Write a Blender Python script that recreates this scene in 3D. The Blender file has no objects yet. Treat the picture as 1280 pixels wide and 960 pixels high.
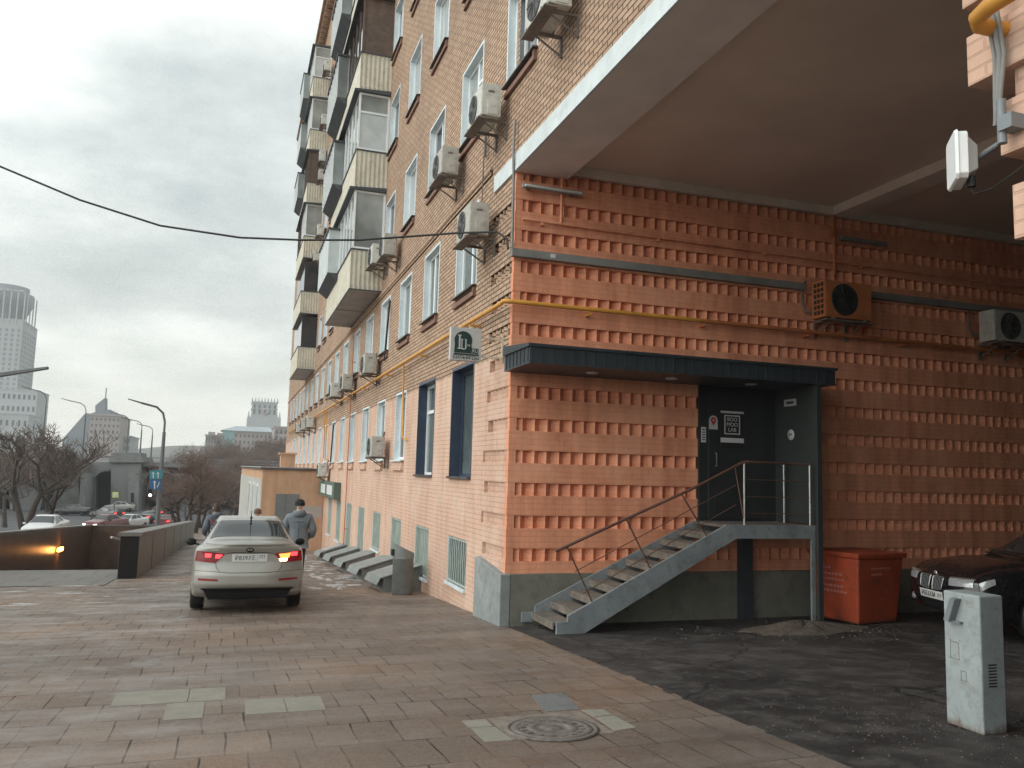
import bpy, math, random
from mathutils import Vector, Matrix
C = bpy.context
S = C.scene
COL = S.collection
R = math.radians
SL = 0.0545                      # the pavement falls away along the street

# ------------------------------------------------------------------ helpers
ORG = {}

def link(o):
    COL.objects.link(o)
    return o

def thing(name, label, cat, loc=(0, 0, 0), rz=0.0, group=None):
    o = link(bpy.data.objects.new(name, None))
    o.empty_display_size = 0.2
    o.location = loc
    o.rotation_euler = (0, 0, rz)
    o['label'] = label
    o['category'] = cat
    if group:
        o['group'] = group
    ORG[o.name] = Vector(loc)
    return o

def tag(o, label, cat, group=None):
    o['label'] = label
    o['category'] = cat
    if group:
        o['group'] = group
    return o

def copy_tree(o, parent=None, label=None, group=None):
    c = o.copy()
    COL.objects.link(c)
    if parent is not None:
        c.parent = parent
    for ch in list(o.children):
        copy_tree(ch, c)
    if label:
        c['label'] = label
    if group:
        c['group'] = group
    return c


class MB:
    def __init__(s):
        s.v, s.f, s.m, s.sm = [], [], [], []

    def add(s, vs, fs, m=0, smooth=False):
        n = len(s.v)
        s.v += [tuple(v) for v in vs]
        for f in fs:
            s.f.append([n + i for i in f])
            s.m.append(m)
            s.sm.append(smooth)
        return s

    def box(s, x0, x1, y0, y1, z0, z1, m=0):
        return s.hexa([(x0, y0, z0), (x1, y0, z0), (x1, y1, z0), (x0, y1, z0),
                       (x0, y0, z1), (x1, y0, z1), (x1, y1, z1), (x0, y1, z1)], m)

    def hexa(s, p, m=0):
        return s.add(p, [(3, 2, 1, 0), (4, 5, 6, 7), (0, 1, 5, 4), (1, 2, 6, 5), (2, 3, 7, 6), (3, 0, 4, 7)], m)

    def quad(s, a, b, c, d, m=0):
        return s.add([a, b, c, d], [(0, 1, 2, 3)], m)

    def prism(s, poly, fn, m=0):
        """poly: 2D outline; fn(u, v, t) -> 3D for t = 0, 1"""
        n = len(poly)
        vs = [fn(u, v, 0) for u, v in poly] + [fn(u, v, 1) for u, v in poly]
        fs = [tuple(range(n - 1, -1, -1)), tuple(range(n, 2 * n))]
        fs += [(i, (i + 1) % n, n + (i + 1) % n, n + i) for i in range(n)]
        return s.add(vs, fs, m)

    def tube(s, pts, r, seg=8, m=0, caps=True):
        pts = [Vector(p) for p in pts]
        k = len(pts)
        rs = r if isinstance(r, (list, tuple)) else [r] * k
        vs, fs = [], []
        up = None
        for i, p in enumerate(pts):
            if i == 0:
                d = pts[1] - pts[0]
            elif i == k - 1:
                d = pts[-1] - pts[-2]
            else:
                d = (pts[i + 1] - p).normalized() + (p - pts[i - 1]).normalized()
            if d.length < 1e-9:
                d = pts[min(i + 1, k - 1)] - pts[max(0, i - 1)]
            d.normalize()
            if up is None:
                up = Vector((0, 0, 1)) if abs(d.z) < 0.9 else Vector((0, 1, 0))
            a = d.cross(up)
            if a.length < 1e-6:
                a = d.cross(Vector((1, 0.3, 0)))
            a.normalize()
            b = a.cross(d).normalized()
            up = b
            for j in range(seg):
                t = 2 * math.pi * j / seg
                vs.append(p + (a * math.cos(t) + b * math.sin(t)) * rs[i])
        for i in range(k - 1):
            for j in range(seg):
                j2 = (j + 1) % seg
                fs.append((i * seg + j, i * seg + j2, (i + 1) * seg + j2, (i + 1) * seg + j))
        s.add(vs, fs, m, True)
        if caps:
            s.add([vs[j] for j in range(seg)], [tuple(range(seg - 1, -1, -1))], m)
            s.add([vs[(k - 1) * seg + j] for j in range(seg)], [tuple(range(seg))], m)
        return s

    def lathe(s, prof, c=(0, 0, 0), axis='z', seg=24, m=0, smooth=True):
        """prof: (radius, height) pairs about an axis through c"""
        vs, fs = [], []
        for r, h in prof:
            for j in range(seg):
                t = 2 * math.pi * j / seg
                a, b = r * math.cos(t), r * math.sin(t)
                if axis == 'z':
                    vs.append((c[0] + a, c[1] + b, c[2] + h))
                elif axis == 'x':
                    vs.append((c[0] + h, c[1] + a, c[2] + b))
                else:
                    vs.append((c[0] + a, c[1] + h, c[2] + b))
        for i in range(len(prof) - 1):
            for j in range(seg):
                j2 = (j + 1) % seg
                fs.append((i * seg + j, i * seg + j2, (i + 1) * seg + j2, (i + 1) * seg + j))
        return s.add(vs, fs, m, smooth)

    def grid(s, fn, nu, nv, m=0, smooth=True, keep=None):
        vs = [fn(i / nu, j / nv) for i in range(nu + 1) for j in range(nv + 1)]
        fs = []
        w = nv + 1
        for i in range(nu):
            for j in range(nv):
                f = (i * w + j, (i + 1) * w + j, (i + 1) * w + j + 1, i * w + j + 1)
                if keep is None or keep(sum((Vector(vs[q]) for q in f), Vector()) / 4):
                    fs.append(f)
        return s.add(vs, fs, m, smooth)

    def build(s, name, mats, parent=None, world=False, bevel=0.0, auto=False):
        me = bpy.data.meshes.new(name)
        off = Vector((0, 0, 0))
        if world and parent is not None:
            q = parent
            while q.parent is not None:
                q = q.parent
            off = ORG[q.name]
        me.from_pydata([tuple(Vector(v) - off) for v in s.v], [], s.f)
        if not isinstance(mats, (list, tuple)):
            mats = [mats]
        for mt in mats:
            me.materials.append(mt)
        me.polygons.foreach_set('material_index', s.m)
        me.polygons.foreach_set('use_smooth', s.sm)
        me.validate()
        me.update()
        o = link(bpy.data.objects.new(name, me))
        if parent is not None:
            o.parent = parent
        if bevel:
            b = o.modifiers.new('bevel', 'BEVEL')
            b.width = bevel
            b.segments = 2
            b.limit_method = 'ANGLE'
            b.angle_limit = R(40)
        return o


def struct(name, mb, mat):
    o = mb.build(name, mat)
    o['kind'] = 'structure'
    return o


def text(name, s, size, mat4, mat, parent=None, world=True, align='CENTER', ext=0.001, sx=1.0):
    cu = bpy.data.curves.new(name, 'FONT')
    cu.body = s
    cu.size = size
    cu.align_x = align
    cu.align_y = 'CENTER'
    cu.extrude = ext
    cu.resolution_u = 3
    t = bpy.data.objects.new(name, cu)
    COL.objects.link(t)
    dg = C.evaluated_depsgraph_get()
    me = bpy.data.meshes.new_from_object(t.evaluated_get(dg))
    COL.objects.unlink(t)
    bpy.data.objects.remove(t)
    me.transform(Matrix.Diagonal((sx, 1, 1, 1)))
    me.transform(mat4)
    if world and parent is not None:
        q = parent
        while q.parent is not None:
            q = q.parent
        me.transform(Matrix.Translation(-ORG[q.name]))
    me.materials.clear()
    me.materials.append(mat)
    o = link(bpy.data.objects.new(name, me))
    if parent is not None:
        o.parent = parent
    return o


def frame(right, up, loc):
    """matrix whose x is `right`, y is `up` and which faces right x up"""
    r = Vector(right).normalized()
    u = Vector(up)
    u = (u - r * u.dot(r)).normalized()
    n = r.cross(u)
    m = Matrix((r, u, n)).transposed().to_4x4()
    m.translation = Vector(loc)
    return m

# ------------------------------------------------------------------ camera
F, YAW, PIT, ROL = 1020.7, 0.324700474, 0.109140139, -0.0284565743
EYE = Vector((0, 0, 1.54))
cy, sy, cp, sp = math.cos(YAW), math.sin(YAW), math.cos(PIT), math.sin(PIT)
fw = Vector((sy * cp, cy * cp, sp))
rt = Vector((cy, -sy, 0))
dn = -rt.cross(fw)
r2 = math.cos(ROL) * rt + math.sin(ROL) * dn
d2 = -math.sin(ROL) * rt + math.cos(ROL) * dn
cam = bpy.data.cameras.new('camera')
cam.sensor_width = 36
cam.sensor_fit = 'HORIZONTAL'
cam.lens = 36 * F / 1280
cam.clip_start = 0.05
cam.clip_end = 6000
co = link(bpy.data.objects.new('camera', cam))
mw = Matrix((r2, -d2, -fw)).transposed().to_4x4()
mw.translation = EYE
co.matrix_world = mw
S.camera = co

# sight lines measured on the photograph, used only to find where far things stand
def at(px, py, Y):
    d = r2 * ((px - 640) / F) + d2 * ((py - 480) / F) + fw
    return EYE + d * (Y / d.y)

def gz(y):
    return -SL * y if y < 100 else -SL * 100

# ------------------------------------------------------------------ materials
def new_mat(name):
    m = bpy.data.materials.new(name)
    m.use_nodes = True
    nt = m.node_tree
    b = nt.nodes['Principled BSDF']
    return m, nt, b

def N(nt, typ, **kw):
    n = nt.nodes.new(typ)
    for k, v in kw.items():
        setattr(n, k, v)
    return n

def ramp(nt, src, stops):
    r = N(nt, 'ShaderNodeValToRGB')
    e = r.color_ramp.elements
    while len(e) < len(stops):
        e.new(0.5)
    for i, (p, c) in enumerate(stops):
        e[i].position = p
        e[i].color = c if len(c) == 4 else (*c, 1)
    nt.links.new(src, r.inputs[0])
    return r

def mixc(nt, fac, a, b, mode='MIX'):
    m = N(nt, 'ShaderNodeMix', data_type='RGBA', blend_type=mode)
    for i, s in ((0, fac), (6, a), (7, b)):
        if isinstance(s, (int, float)):
            m.inputs[i].default_value = s
        elif isinstance(s, tuple):
            m.inputs[i].default_value = (*s[:3], 1)
        else:
            nt.links.new(s, m.inputs[i])
    return m.outputs[2]

def math_n(nt, op, a, b=None, c=None, clamp=False):
    m = N(nt, 'ShaderNodeMath', operation=op, use_clamp=clamp)
    for i, s in enumerate((a, b, c)):
        if s is None:
            continue
        if isinstance(s, (int, float)):
            m.inputs[i].default_value = s
        else:
            nt.links.new(s, m.inputs[i])
    return m.outputs[0]

def noise(nt, scale, detail=4, rough=0.55, vec=None, dim='3D'):
    n = N(nt, 'ShaderNodeTexNoise')
    n.inputs['Scale'].default_value = scale
    n.inputs['Detail'].default_value = detail
    n.inputs['Roughness'].default_value = rough
    if vec is not None:
        nt.links.new(vec, n.inputs['Vector'])
    return n.outputs['Fac']

def pos(nt):
    return N(nt, 'ShaderNodeNewGeometry').outputs['Position']

def objc(nt):
    return N(nt, 'ShaderNodeTexCoord').outputs['Object']

def bump(nt, b, h, strength=0.3, dist=0.01):
    n = N(nt, 'ShaderNodeBump')
    n.inputs['Strength'].default_value = strength
    n.inputs['Distance'].default_value = dist
    nt.links.new(h, n.inputs['Height'])
    nt.links.new(n.outputs[0], b.inputs['Normal'])

def plain(name, col, rough=0.6, metal=0.0, var=0.18, scale=3.0, dirt=None, spec=None, bmp=0.0, coat=0.0):
    m, nt, b = new_mat(name)
    p = objc(nt)
    n1 = noise(nt, scale, 6, 0.6, p)
    lo = tuple(c * (1 - var) for c in col)
    hi = tuple(min(1, c * (1 + var)) for c in col)
    c = ramp(nt, n1, [(0.3, lo), (0.7, hi)]).outputs[0]
    if dirt:
        n2 = noise(nt, scale * 3.1, 8, 0.7, p)
        f = ramp(nt, n2, [(0.5, (0, 0, 0)), (0.72, (1, 1, 1))]).outputs[0]
        c = mixc(nt, f, c, dirt)
    nt.links.new(c, b.inputs['Base Color'])
    n3 = noise(nt, scale * 5, 4, 0.6, p)
    rr = math_n(nt, 'MULTIPLY_ADD', n3, 0.25, rough - 0.12, True)
    nt.links.new(rr, b.inputs['Roughness'])
    b.inputs['Metallic'].default_value = metal
    if spec is not None:
        b.inputs['Specular IOR Level'].default_value = spec
    if coat:
        b.inputs['Coat Weight'].default_value = coat
        b.inputs['Coat Roughness'].default_value = 0.08
    if bmp:
        bump(nt, b, n3, bmp)
    return m

def emit(name, col, st):
    m, nt, b = new_mat(name)
    b.inputs['Base Color'].default_value = (*col, 1)
    b.inputs['Emission Color'].default_value = (*col, 1)
    b.inputs['Emission Strength'].default_value = st
    return m

def brick_mat(name, axes, c1, c2, mortar, bw=0.26, rh=0.079, ms=0.012, paint=None, paint_z=3.42, bmp=0.5, soft=0.35, jm=0.80, runs=(0.72, 0.70, 0.70)):
    """axes: which world axes carry the courses, e.g. 'yz'; paint: colour laid over everything below paint_z"""
    m, nt, b = new_mat(name)
    g = pos(nt)
    sx = N(nt, 'ShaderNodeSeparateXYZ')
    nt.links.new(g, sx.inputs[0])
    cb = N(nt, 'ShaderNodeCombineXYZ')
    nt.links.new(sx.outputs['XYZ'.index(axes[0].upper())], cb.inputs[0])
    nt.links.new(sx.outputs['XYZ'.index(axes[1].upper())], cb.inputs[1])
    # a little wobble so that courses are hand laid
    wob = N(nt, 'ShaderNodeVectorMath', operation='MULTIPLY_ADD')
    nz = N(nt, 'ShaderNodeTexNoise')
    nz.inputs['Scale'].default_value = 1.7
    nt.links.new(g, nz.inputs['Vector'])
    nt.links.new(nz.outputs['Color'], wob.inputs[0])
    wob.inputs[1].default_value = (0.02, 0.012, 0)
    nt.links.new(cb.outputs[0], wob.inputs[2])
    br = N(nt, 'ShaderNodeTexBrick')
    nt.links.new(wob.outputs[0], br.inputs['Vector'])
    br.inputs['Scale'].default_value = 1
    br.inputs['Brick Width'].default_value = bw
    br.inputs['Row Height'].default_value = rh
    br.inputs['Mortar Size'].default_value = ms
    br.inputs['Mortar Smooth'].default_value = soft
    br.inputs['Color1'].default_value = (*c1, 1)
    br.inputs['Color2'].default_value = (*c2, 1)
    br.inputs['Mortar'].default_value = (*mortar, 1)
    big = noise(nt, 0.5, 6, 0.6, g)
    fine = noise(nt, 22, 4, 0.7, g)
    c = mixc(nt, 0.5, br.outputs['Color'], ramp(nt, fine, [(0.25, (0.55, 0.52, 0.5)), (0.75, (1.3, 1.3, 1.3))]).outputs[0], 'MULTIPLY')
    c = mixc(nt, 0.6, c, ramp(nt, big, [(0.3, (0.72, 0.72, 0.74)), (0.7, (1.15, 1.12, 1.08))]).outputs[0], 'MULTIPLY')
    if paint:
        # vertical runs of dirt plus patchy coats in the paint itself
        mp = N(nt, 'ShaderNodeMapping')
        mp.inputs['Scale'].default_value = (2.2, 2.2, 0.22)
        nt.links.new(g, mp.inputs[0])
        st = noise(nt, 1.6, 8, 0.65, mp.outputs[0])
        pc = mixc(nt, ramp(nt, st, [(0.35, (0, 0, 0)), (0.75, (1, 1, 1))]).outputs[0], paint,
                  tuple(q * f for q, f in zip(paint, runs)))
        mot = mixc(nt, br.outputs['Fac'], pc, mixc(nt, jm, mortar, pc))
        ptc = noise(nt, 1.1, 7, 0.7, g)
        mot = mixc(nt, ramp(nt, ptc, [(0.48, (0, 0, 0)), (0.66, (0.55, 0.55, 0.55))]).outputs[0], mot,
                   tuple(min(1, q * f) for q, f in zip(paint, (1.0, 1.16, 1.25))))
        ed = noise(nt, 3.0, 3, 0.5, g)
        zz = math_n(nt, 'MULTIPLY_ADD', ed, 0.16, sx.outputs[2])
        f = math_n(nt, 'LESS_THAN', zz, paint_z)
        c = mixc(nt, f, c, mot)
    nt.links.new(c, b.inputs['Base Color'])
    b.inputs['Roughness'].default_value = 0.85
    b.inputs['Specular IOR Level'].default_value = 0.25
    h = math_n(nt, 'SUBTRACT', math_n(nt, 'MULTIPLY', fine, 0.25), br.outputs['Fac'])
    bump(nt, b, h, bmp, 0.008)
    return m

PAINT = (0.68, 0.445, 0.335)
PASS = (0.87, 0.375, 0.222)
M = {}
M['facade'] = brick_mat('facade_brick', 'yz', (0.55, 0.385, 0.275), (0.43, 0.285, 0.195), (0.10, 0.072, 0.055), paint=PAINT)
M['pass'] = brick_mat('passage_brick', 'xz', PASS, PASS, (0.30, 0.12, 0.07), paint=PASS, paint_z=50, bmp=0.35, jm=0.86, runs=(0.60, 0.52, 0.50))
M['pier'] = brick_mat('pier_brick', 'yz', PAINT, PAINT, (0.13, 0.09, 0.07), paint=PAINT, paint_z=50)
M['annex'] = brick_mat('annex_brick', 'xz', (0.55, 0.33, 0.20), (0.50, 0.29, 0.18), (0.30, 0.18, 0.12), paint=(0.60, 0.37, 0.235), paint_z=50)
M['annexside'] = plain('pale_side_plaster', (0.42, 0.41, 0.375), 0.9, var=0.16, scale=1.2, dirt=(0.32, 0.30, 0.27))
M['plinth'] = plain('plinth_concrete', (0.245, 0.262, 0.258), 0.85, var=0.22, scale=1.6, dirt=(0.15, 0.165, 0.155), bmp=0.2)
M['plinth_shade_dirt'] = plain('shaded_dirty_plinth', (0.17, 0.165, 0.135), 0.9, var=0.25, scale=1.4, dirt=(0.10, 0.095, 0.08), bmp=0.2)  # darker than the street side: passage shade put in the colour, plus dirt
M['white'] = plain('white_plaster', (0.62, 0.67, 0.68), 0.8, var=0.10, scale=2, dirt=(0.52, 0.56, 0.56))
M['soffit'] = plain('grey_plaster', (0.80, 0.72, 0.67), 0.9, var=0.10, scale=1.2)
M['ceil'] = plain('brown_plaster', (0.78, 0.64, 0.54), 0.9, var=0.10, scale=0.6)
M['cornice'] = plain('cornice_plaster', (0.80, 0.71, 0.62), 0.9, var=0.12, scale=2.0)
M['reveal'] = plain('white_reveal', (0.66, 0.73, 0.76), 0.75, var=0.10, scale=2.5, dirt=(0.56, 0.62, 0.63))
M['pvc'] = plain('white_pvc', (0.78, 0.80, 0.80), 0.4, var=0.05)
M['navy'] = plain('navy_frame', (0.035, 0.05, 0.085), 0.45, var=0.15)
M['sill'] = plain('dark_sill_sheet', (0.085, 0.075, 0.075), 0.55, var=0.25, metal=0.3)
M['rust'] = plain('brown_ledge', (0.21, 0.115, 0.085), 0.85, var=0.25)
M['gas'] = plain('yellow_gas_paint', (0.60, 0.28, 0.045), 0.5, var=0.2)
M['orange'] = plain('orange_pipe_paint', (0.50, 0.17, 0.06), 0.6, var=0.2)
M['graymetal'] = plain('grey_metal', (0.20, 0.22, 0.235), 0.5, var=0.15, metal=0.2)
M['conduit'] = plain('conduit_grey', (0.23, 0.225, 0.215), 0.6, var=0.18)
M['ac'] = plain('air_conditioner_white', (0.55, 0.545, 0.50), 0.5, var=0.12, scale=4, dirt=(0.36, 0.33, 0.28))
M['ac2'] = plain('air_conditioner_aged', (0.42, 0.40, 0.36), 0.55, var=0.14, scale=4, dirt=(0.26, 0.23, 0.19))
M['acdark'] = plain('grille_dark', (0.07, 0.07, 0.07), 0.6)
M['bracket'] = plain('bracket_steel', (0.17, 0.14, 0.12), 0.7, var=0.3)
M['black'] = plain('black_rubber', (0.013, 0.013, 0.014), 0.6)
M['charcoal'] = plain('charcoal_sheet', (0.040, 0.048, 0.056), 0.45, var=0.18, metal=0.2)
M['door'] = plain('dark_door_panel', (0.026, 0.029, 0.030), 0.45, var=0.2)
M['panelgrey'] = plain('dark_side_panel', (0.036, 0.042, 0.041), 0.5, var=0.15)
M['stair'] = plain('grey_stair_paint', (0.215, 0.235, 0.245), 0.55, var=0.2, scale=2.5, dirt=(0.14, 0.135, 0.125))
M['tread'] = plain('worn_tread_boards', (0.17, 0.145, 0.12), 0.8, var=0.35, scale=5, dirt=(0.085, 0.072, 0.06), bmp=0.3)
M['rail'] = plain('rust_brown_rail', (0.13, 0.062, 0.045), 0.45, var=0.3)
M['chrome'] = plain('steel_post', (0.55, 0.53, 0.50), 0.3, metal=0.8)
M['paper'] = plain('white_paper', (0.60, 0.61, 0.60), 0.7, var=0.05)
M['ink'] = plain('black_ink', (0.02, 0.02, 0.02), 0.6)
M['redpin'] = plain('red_print', (0.5, 0.04, 0.03), 0.6)
M['bin'] = plain('grey_bin_paint', (0.205, 0.225, 0.22), 0.55, var=0.14, scale=3, dirt=(0.145, 0.15, 0.14))
M['hatchtop'] = plain('hatch_sheet', (0.25, 0.265, 0.255), 0.55, var=0.2, scale=2.2, dirt=(0.15, 0.15, 0.14), metal=0.15)
M['hatchside'] = plain('hatch_concrete', (0.21, 0.21, 0.20), 0.85, var=0.2, dirt=(0.13, 0.12, 0.11))
M['mint'] = plain('mint_grille_paint', (0.36, 0.405, 0.365), 0.7, var=0.15)
M['cab'] = plain('cabinet_paint', (0.30, 0.335, 0.34), 0.65, var=0.14, scale=4, dirt=(0.215, 0.22, 0.205))
M['redbin'] = plain('red_container_paint', (0.33, 0.048, 0.014), 0.6, var=0.25, scale=2, dirt=(0.13, 0.03, 0.02))
M['fadedprint'] = plain('faded_print', (0.42, 0.16, 0.13), 0.7)
M['dirt'] = plain('sandy_dirt', (0.095, 0.072, 0.056), 0.95, var=0.4, scale=9, bmp=0.8, dirt=(0.17, 0.155, 0.14))
M['snow'] = plain('dirty_snow', (0.38, 0.365, 0.355), 0.85, var=0.25, scale=5, dirt=(0.27, 0.24, 0.22), bmp=0.4)
M['cream'] = plain('cream_corrugated', (0.56, 0.52, 0.42), 0.6, var=0.12, scale=2, dirt=(0.40, 0.35, 0.26))
M['slab'] = plain('balcony_slab', (0.40, 0.36, 0.34), 0.85, var=0.14, scale=1.5)
M['brownwood'] = plain('brown_blind', (0.12, 0.08, 0.06), 0.75, var=0.25, scale=5)
M['greypanel'] = plain('pale_panel', (0.52, 0.55, 0.55), 0.7, var=0.12)
M['baygrey'] = plain('weathered_bay_boards', (0.24, 0.245, 0.235), 0.7, var=0.3, scale=3)
M['roofsheet'] = plain('dark_roof_sheet', (0.065, 0.07, 0.075), 0.5, var=0.25, metal=0.3)
M['graydoor'] = plain('grey_steel_door', (0.16, 0.17, 0.17), 0.55, var=0.1)
M['green'] = plain('dark_green_sign', (0.085, 0.125, 0.095), 0.6, var=0.12)
M['signgrey'] = plain('sign_face', (0.50, 0.50, 0.48), 0.6, var=0.07)
M['signgreen'] = plain('sign_dark_green', (0.012, 0.04, 0.035), 0.5, var=0.1)
M['iron'] = plain('cast_iron', (0.16, 0.14, 0.125), 0.7, var=0.35, scale=14, metal=0.2, bmp=0.5)
M['mhfill'] = plain('cement_fill', (0.20, 0.165, 0.135), 0.95, var=0.3, scale=8, bmp=0.5)
M['tile_g'] = plain('pale_green_stone', (0.235, 0.222, 0.185), 0.8, var=0.12, scale=6, bmp=0.2)
M['tile_b'] = plain('blue_grey_stone', (0.145, 0.145, 0.145), 0.85, var=0.2, scale=7)
M['concrete'] = plain('bridge_concrete', (0.21, 0.21, 0.205), 0.9, var=0.25, scale=0.08, dirt=(0.10, 0.10, 0.098))
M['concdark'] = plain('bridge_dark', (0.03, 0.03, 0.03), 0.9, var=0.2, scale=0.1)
M['bark'] = plain('bark', (0.065, 0.05, 0.042), 0.95, var=0.3, scale=3)
M['twig'] = plain('twigs', (0.135, 0.10, 0.085), 0.95, var=0.25, scale=0.6)
M['twigred'] = plain('reddish_twigs', (0.17, 0.118, 0.098), 0.95, var=0.25, scale=0.6)
M['pole'] = plain('lamp_post_grey', (0.12, 0.125, 0.13), 0.5, var=0.1, metal=0.2)
M['blue'] = plain('blue_sign', (0.02, 0.10, 0.24), 0.5, var=0.06)
M['teal'] = plain('teal_sign', (0.03, 0.22, 0.26), 0.5, var=0.06)
M['yellow'] = plain('yellow_green_sign', (0.62, 0.72, 0.15), 0.5, var=0.06)
M['jacket'] = plain('grey_blue_jacket', (0.15, 0.17, 0.19), 0.85, var=0.18, scale=5)
M['jacket2'] = plain('slate_jacket', (0.10, 0.12, 0.145), 0.85, var=0.18, scale=5)
M['jacket3'] = plain('pale_jacket', (0.30, 0.32, 0.33), 0.85, var=0.18, scale=5)
M['trouser'] = plain('dark_trousers', (0.03, 0.03, 0.035), 0.9, var=0.2)
M['skin'] = plain('skin', (0.50, 0.32, 0.24), 0.6, var=0.06)
M['knit'] = plain('black_knit', (0.018, 0.018, 0.02), 0.95, var=0.2, scale=20)
M['hair'] = plain('dark_hair', (0.05, 0.032, 0.024), 0.7, var=0.2, scale=20)
M['hatbrown'] = plain('brown_hat', (0.14, 0.075, 0.05), 0.9, var=0.2, scale=20)
M['redstrap'] = plain('red_strap', (0.35, 0.05, 0.05), 0.8)
M['farwhite'] = plain('far_white_wall', (0.40, 0.415, 0.42), 0.8, var=0.06, scale=0.05)
M['fargrey'] = plain('far_grey_wall', (0.25, 0.265, 0.285), 0.8, var=0.06, scale=0.05)
M['farpink'] = plain('far_pink_wall', (0.36, 0.315, 0.30), 0.8, var=0.08, scale=0.05)
M['farwin'] = plain('far_window', (0.11, 0.12, 0.135), 0.4, var=0.1)
M['farteal'] = plain('far_teal_wall', (0.22, 0.33, 0.34), 0.7, var=0.1, scale=0.1)
M['farroof'] = plain('far_roof', (0.34, 0.38, 0.40), 0.7, var=0.1, scale=0.1)
M['hill'] = plain('wooded_hill', (0.16, 0.155, 0.14), 0.95, var=0.3, scale=0.05)
M['silver'] = plain('silver_car_paint', (0.33, 0.318, 0.288), 0.36, metal=0.5, var=0.04, coat=0.6)
M['carblack'] = plain('black_car_paint', (0.008, 0.008, 0.010), 0.25, var=0.1, coat=0.7)
M['carwhite'] = plain('white_car_paint', (0.60, 0.60, 0.60), 0.3, var=0.04, coat=0.5)
M['carred'] = plain('dark_red_car_paint', (0.16, 0.02, 0.02), 0.3, var=0.04, coat=0.5)
M['carorange'] = plain('orange_car_paint', (0.34, 0.13, 0.05), 0.35, var=0.06, coat=0.4)
M['trim'] = plain('black_trim', (0.012, 0.012, 0.013), 0.65, var=0.1, spec=0.25)
M['rim'] = plain('alloy_rim', (0.42, 0.42, 0.42), 0.35, metal=0.7, var=0.1)
M['lens'] = plain('clear_lens', (0.50, 0.52, 0.53), 0.15, metal=0.4, var=0.15, scale=20)
M['redlens'] = plain('red_lens', (0.24, 0.008, 0.012), 0.2, var=0.1, coat=0.6)
M['redlit'] = emit('lit_red_lamp', (1.0, 0.05, 0.06), 2.4)
M['amberlit'] = emit('lit_amber_lamp', (1.0, 0.30, 0.06), 2.2)
M['whitelit'] = emit('lit_reversing_lamp', (1.0, 0.80, 0.45), 6.0)
M['headlit'] = emit('lit_headlamp', (1.0, 0.97, 0.88), 9.0)
M['sodium'] = emit('sodium_lamp', (1.0, 0.42, 0.06), 14.0)

def rusty(m, col, h0, h1):
    nt = m.node_tree
    b = nt.nodes['Principled BSDF']
    src = b.inputs['Base Color'].links[0].from_socket
    p = objc(nt)
    sx = N(nt, 'ShaderNodeSeparateXYZ')
    nt.links.new(p, sx.inputs[0])
    mp = N(nt, 'ShaderNodeMapping')
    mp.inputs['Scale'].default_value = (14, 14, 4)
    nt.links.new(p, mp.inputs[0])
    n = noise(nt, 1.0, 7, 0.7, mp.outputs[0])
    v = math_n(nt, 'SUBTRACT', math_n(nt, 'MULTIPLY', n, h1), sx.outputs[2])
    f = ramp(nt, math_n(nt, 'ADD', v, h0), [(0.0, (0, 0, 0)), (0.06, (0.8, 0.8, 0.8))]).outputs[0]
    nt.links.new(mixc(nt, f, src, col), b.inputs['Base Color'])
rusty(M['cab'], (0.12, 0.065, 0.035), -0.06, 0.26)
rusty(M['redbin'], (0.075, 0.035, 0.022), -0.05, 0.28)

def glass_mat(name, col, rough=0.04, spec=0.7, folds=False):
    m, nt, b = new_mat(name)
    vec = pos(nt)
    if folds:
        mp = N(nt, 'ShaderNodeMapping')
        mp.inputs['Scale'].default_value = (9, 9, 0.35)
        nt.links.new(vec, mp.inputs[0])
        vec = mp.outputs[0]
    n = noise(nt, 0.9, 3, 0.5, vec)
    c = ramp(nt, n, [(0.35, tuple(q * 0.6 for q in col)), (0.7, tuple(min(1, q * 1.3) for q in col))]).outputs[0]
    nt.links.new(c, b.inputs['Base Color'])
    b.inputs['Roughness'].default_value = rough
    b.inputs['Specular IOR Level'].default_value = spec
    return m

M['glass'] = glass_mat('window_glass', (0.13, 0.16, 0.16))
M['balglass'] = glass_mat('balcony_glass', (0.30, 0.32, 0.31), 0.06)
M['glassdark'] = glass_mat('dark_window_glass', (0.03, 0.033, 0.038))
M['curtain'] = glass_mat('curtained_glass', (0.40, 0.43, 0.43), 0.08, 0.6, True)
M['carglass'] = glass_mat('car_glass', (0.028, 0.032, 0.034), 0.05, 0.8)

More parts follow.
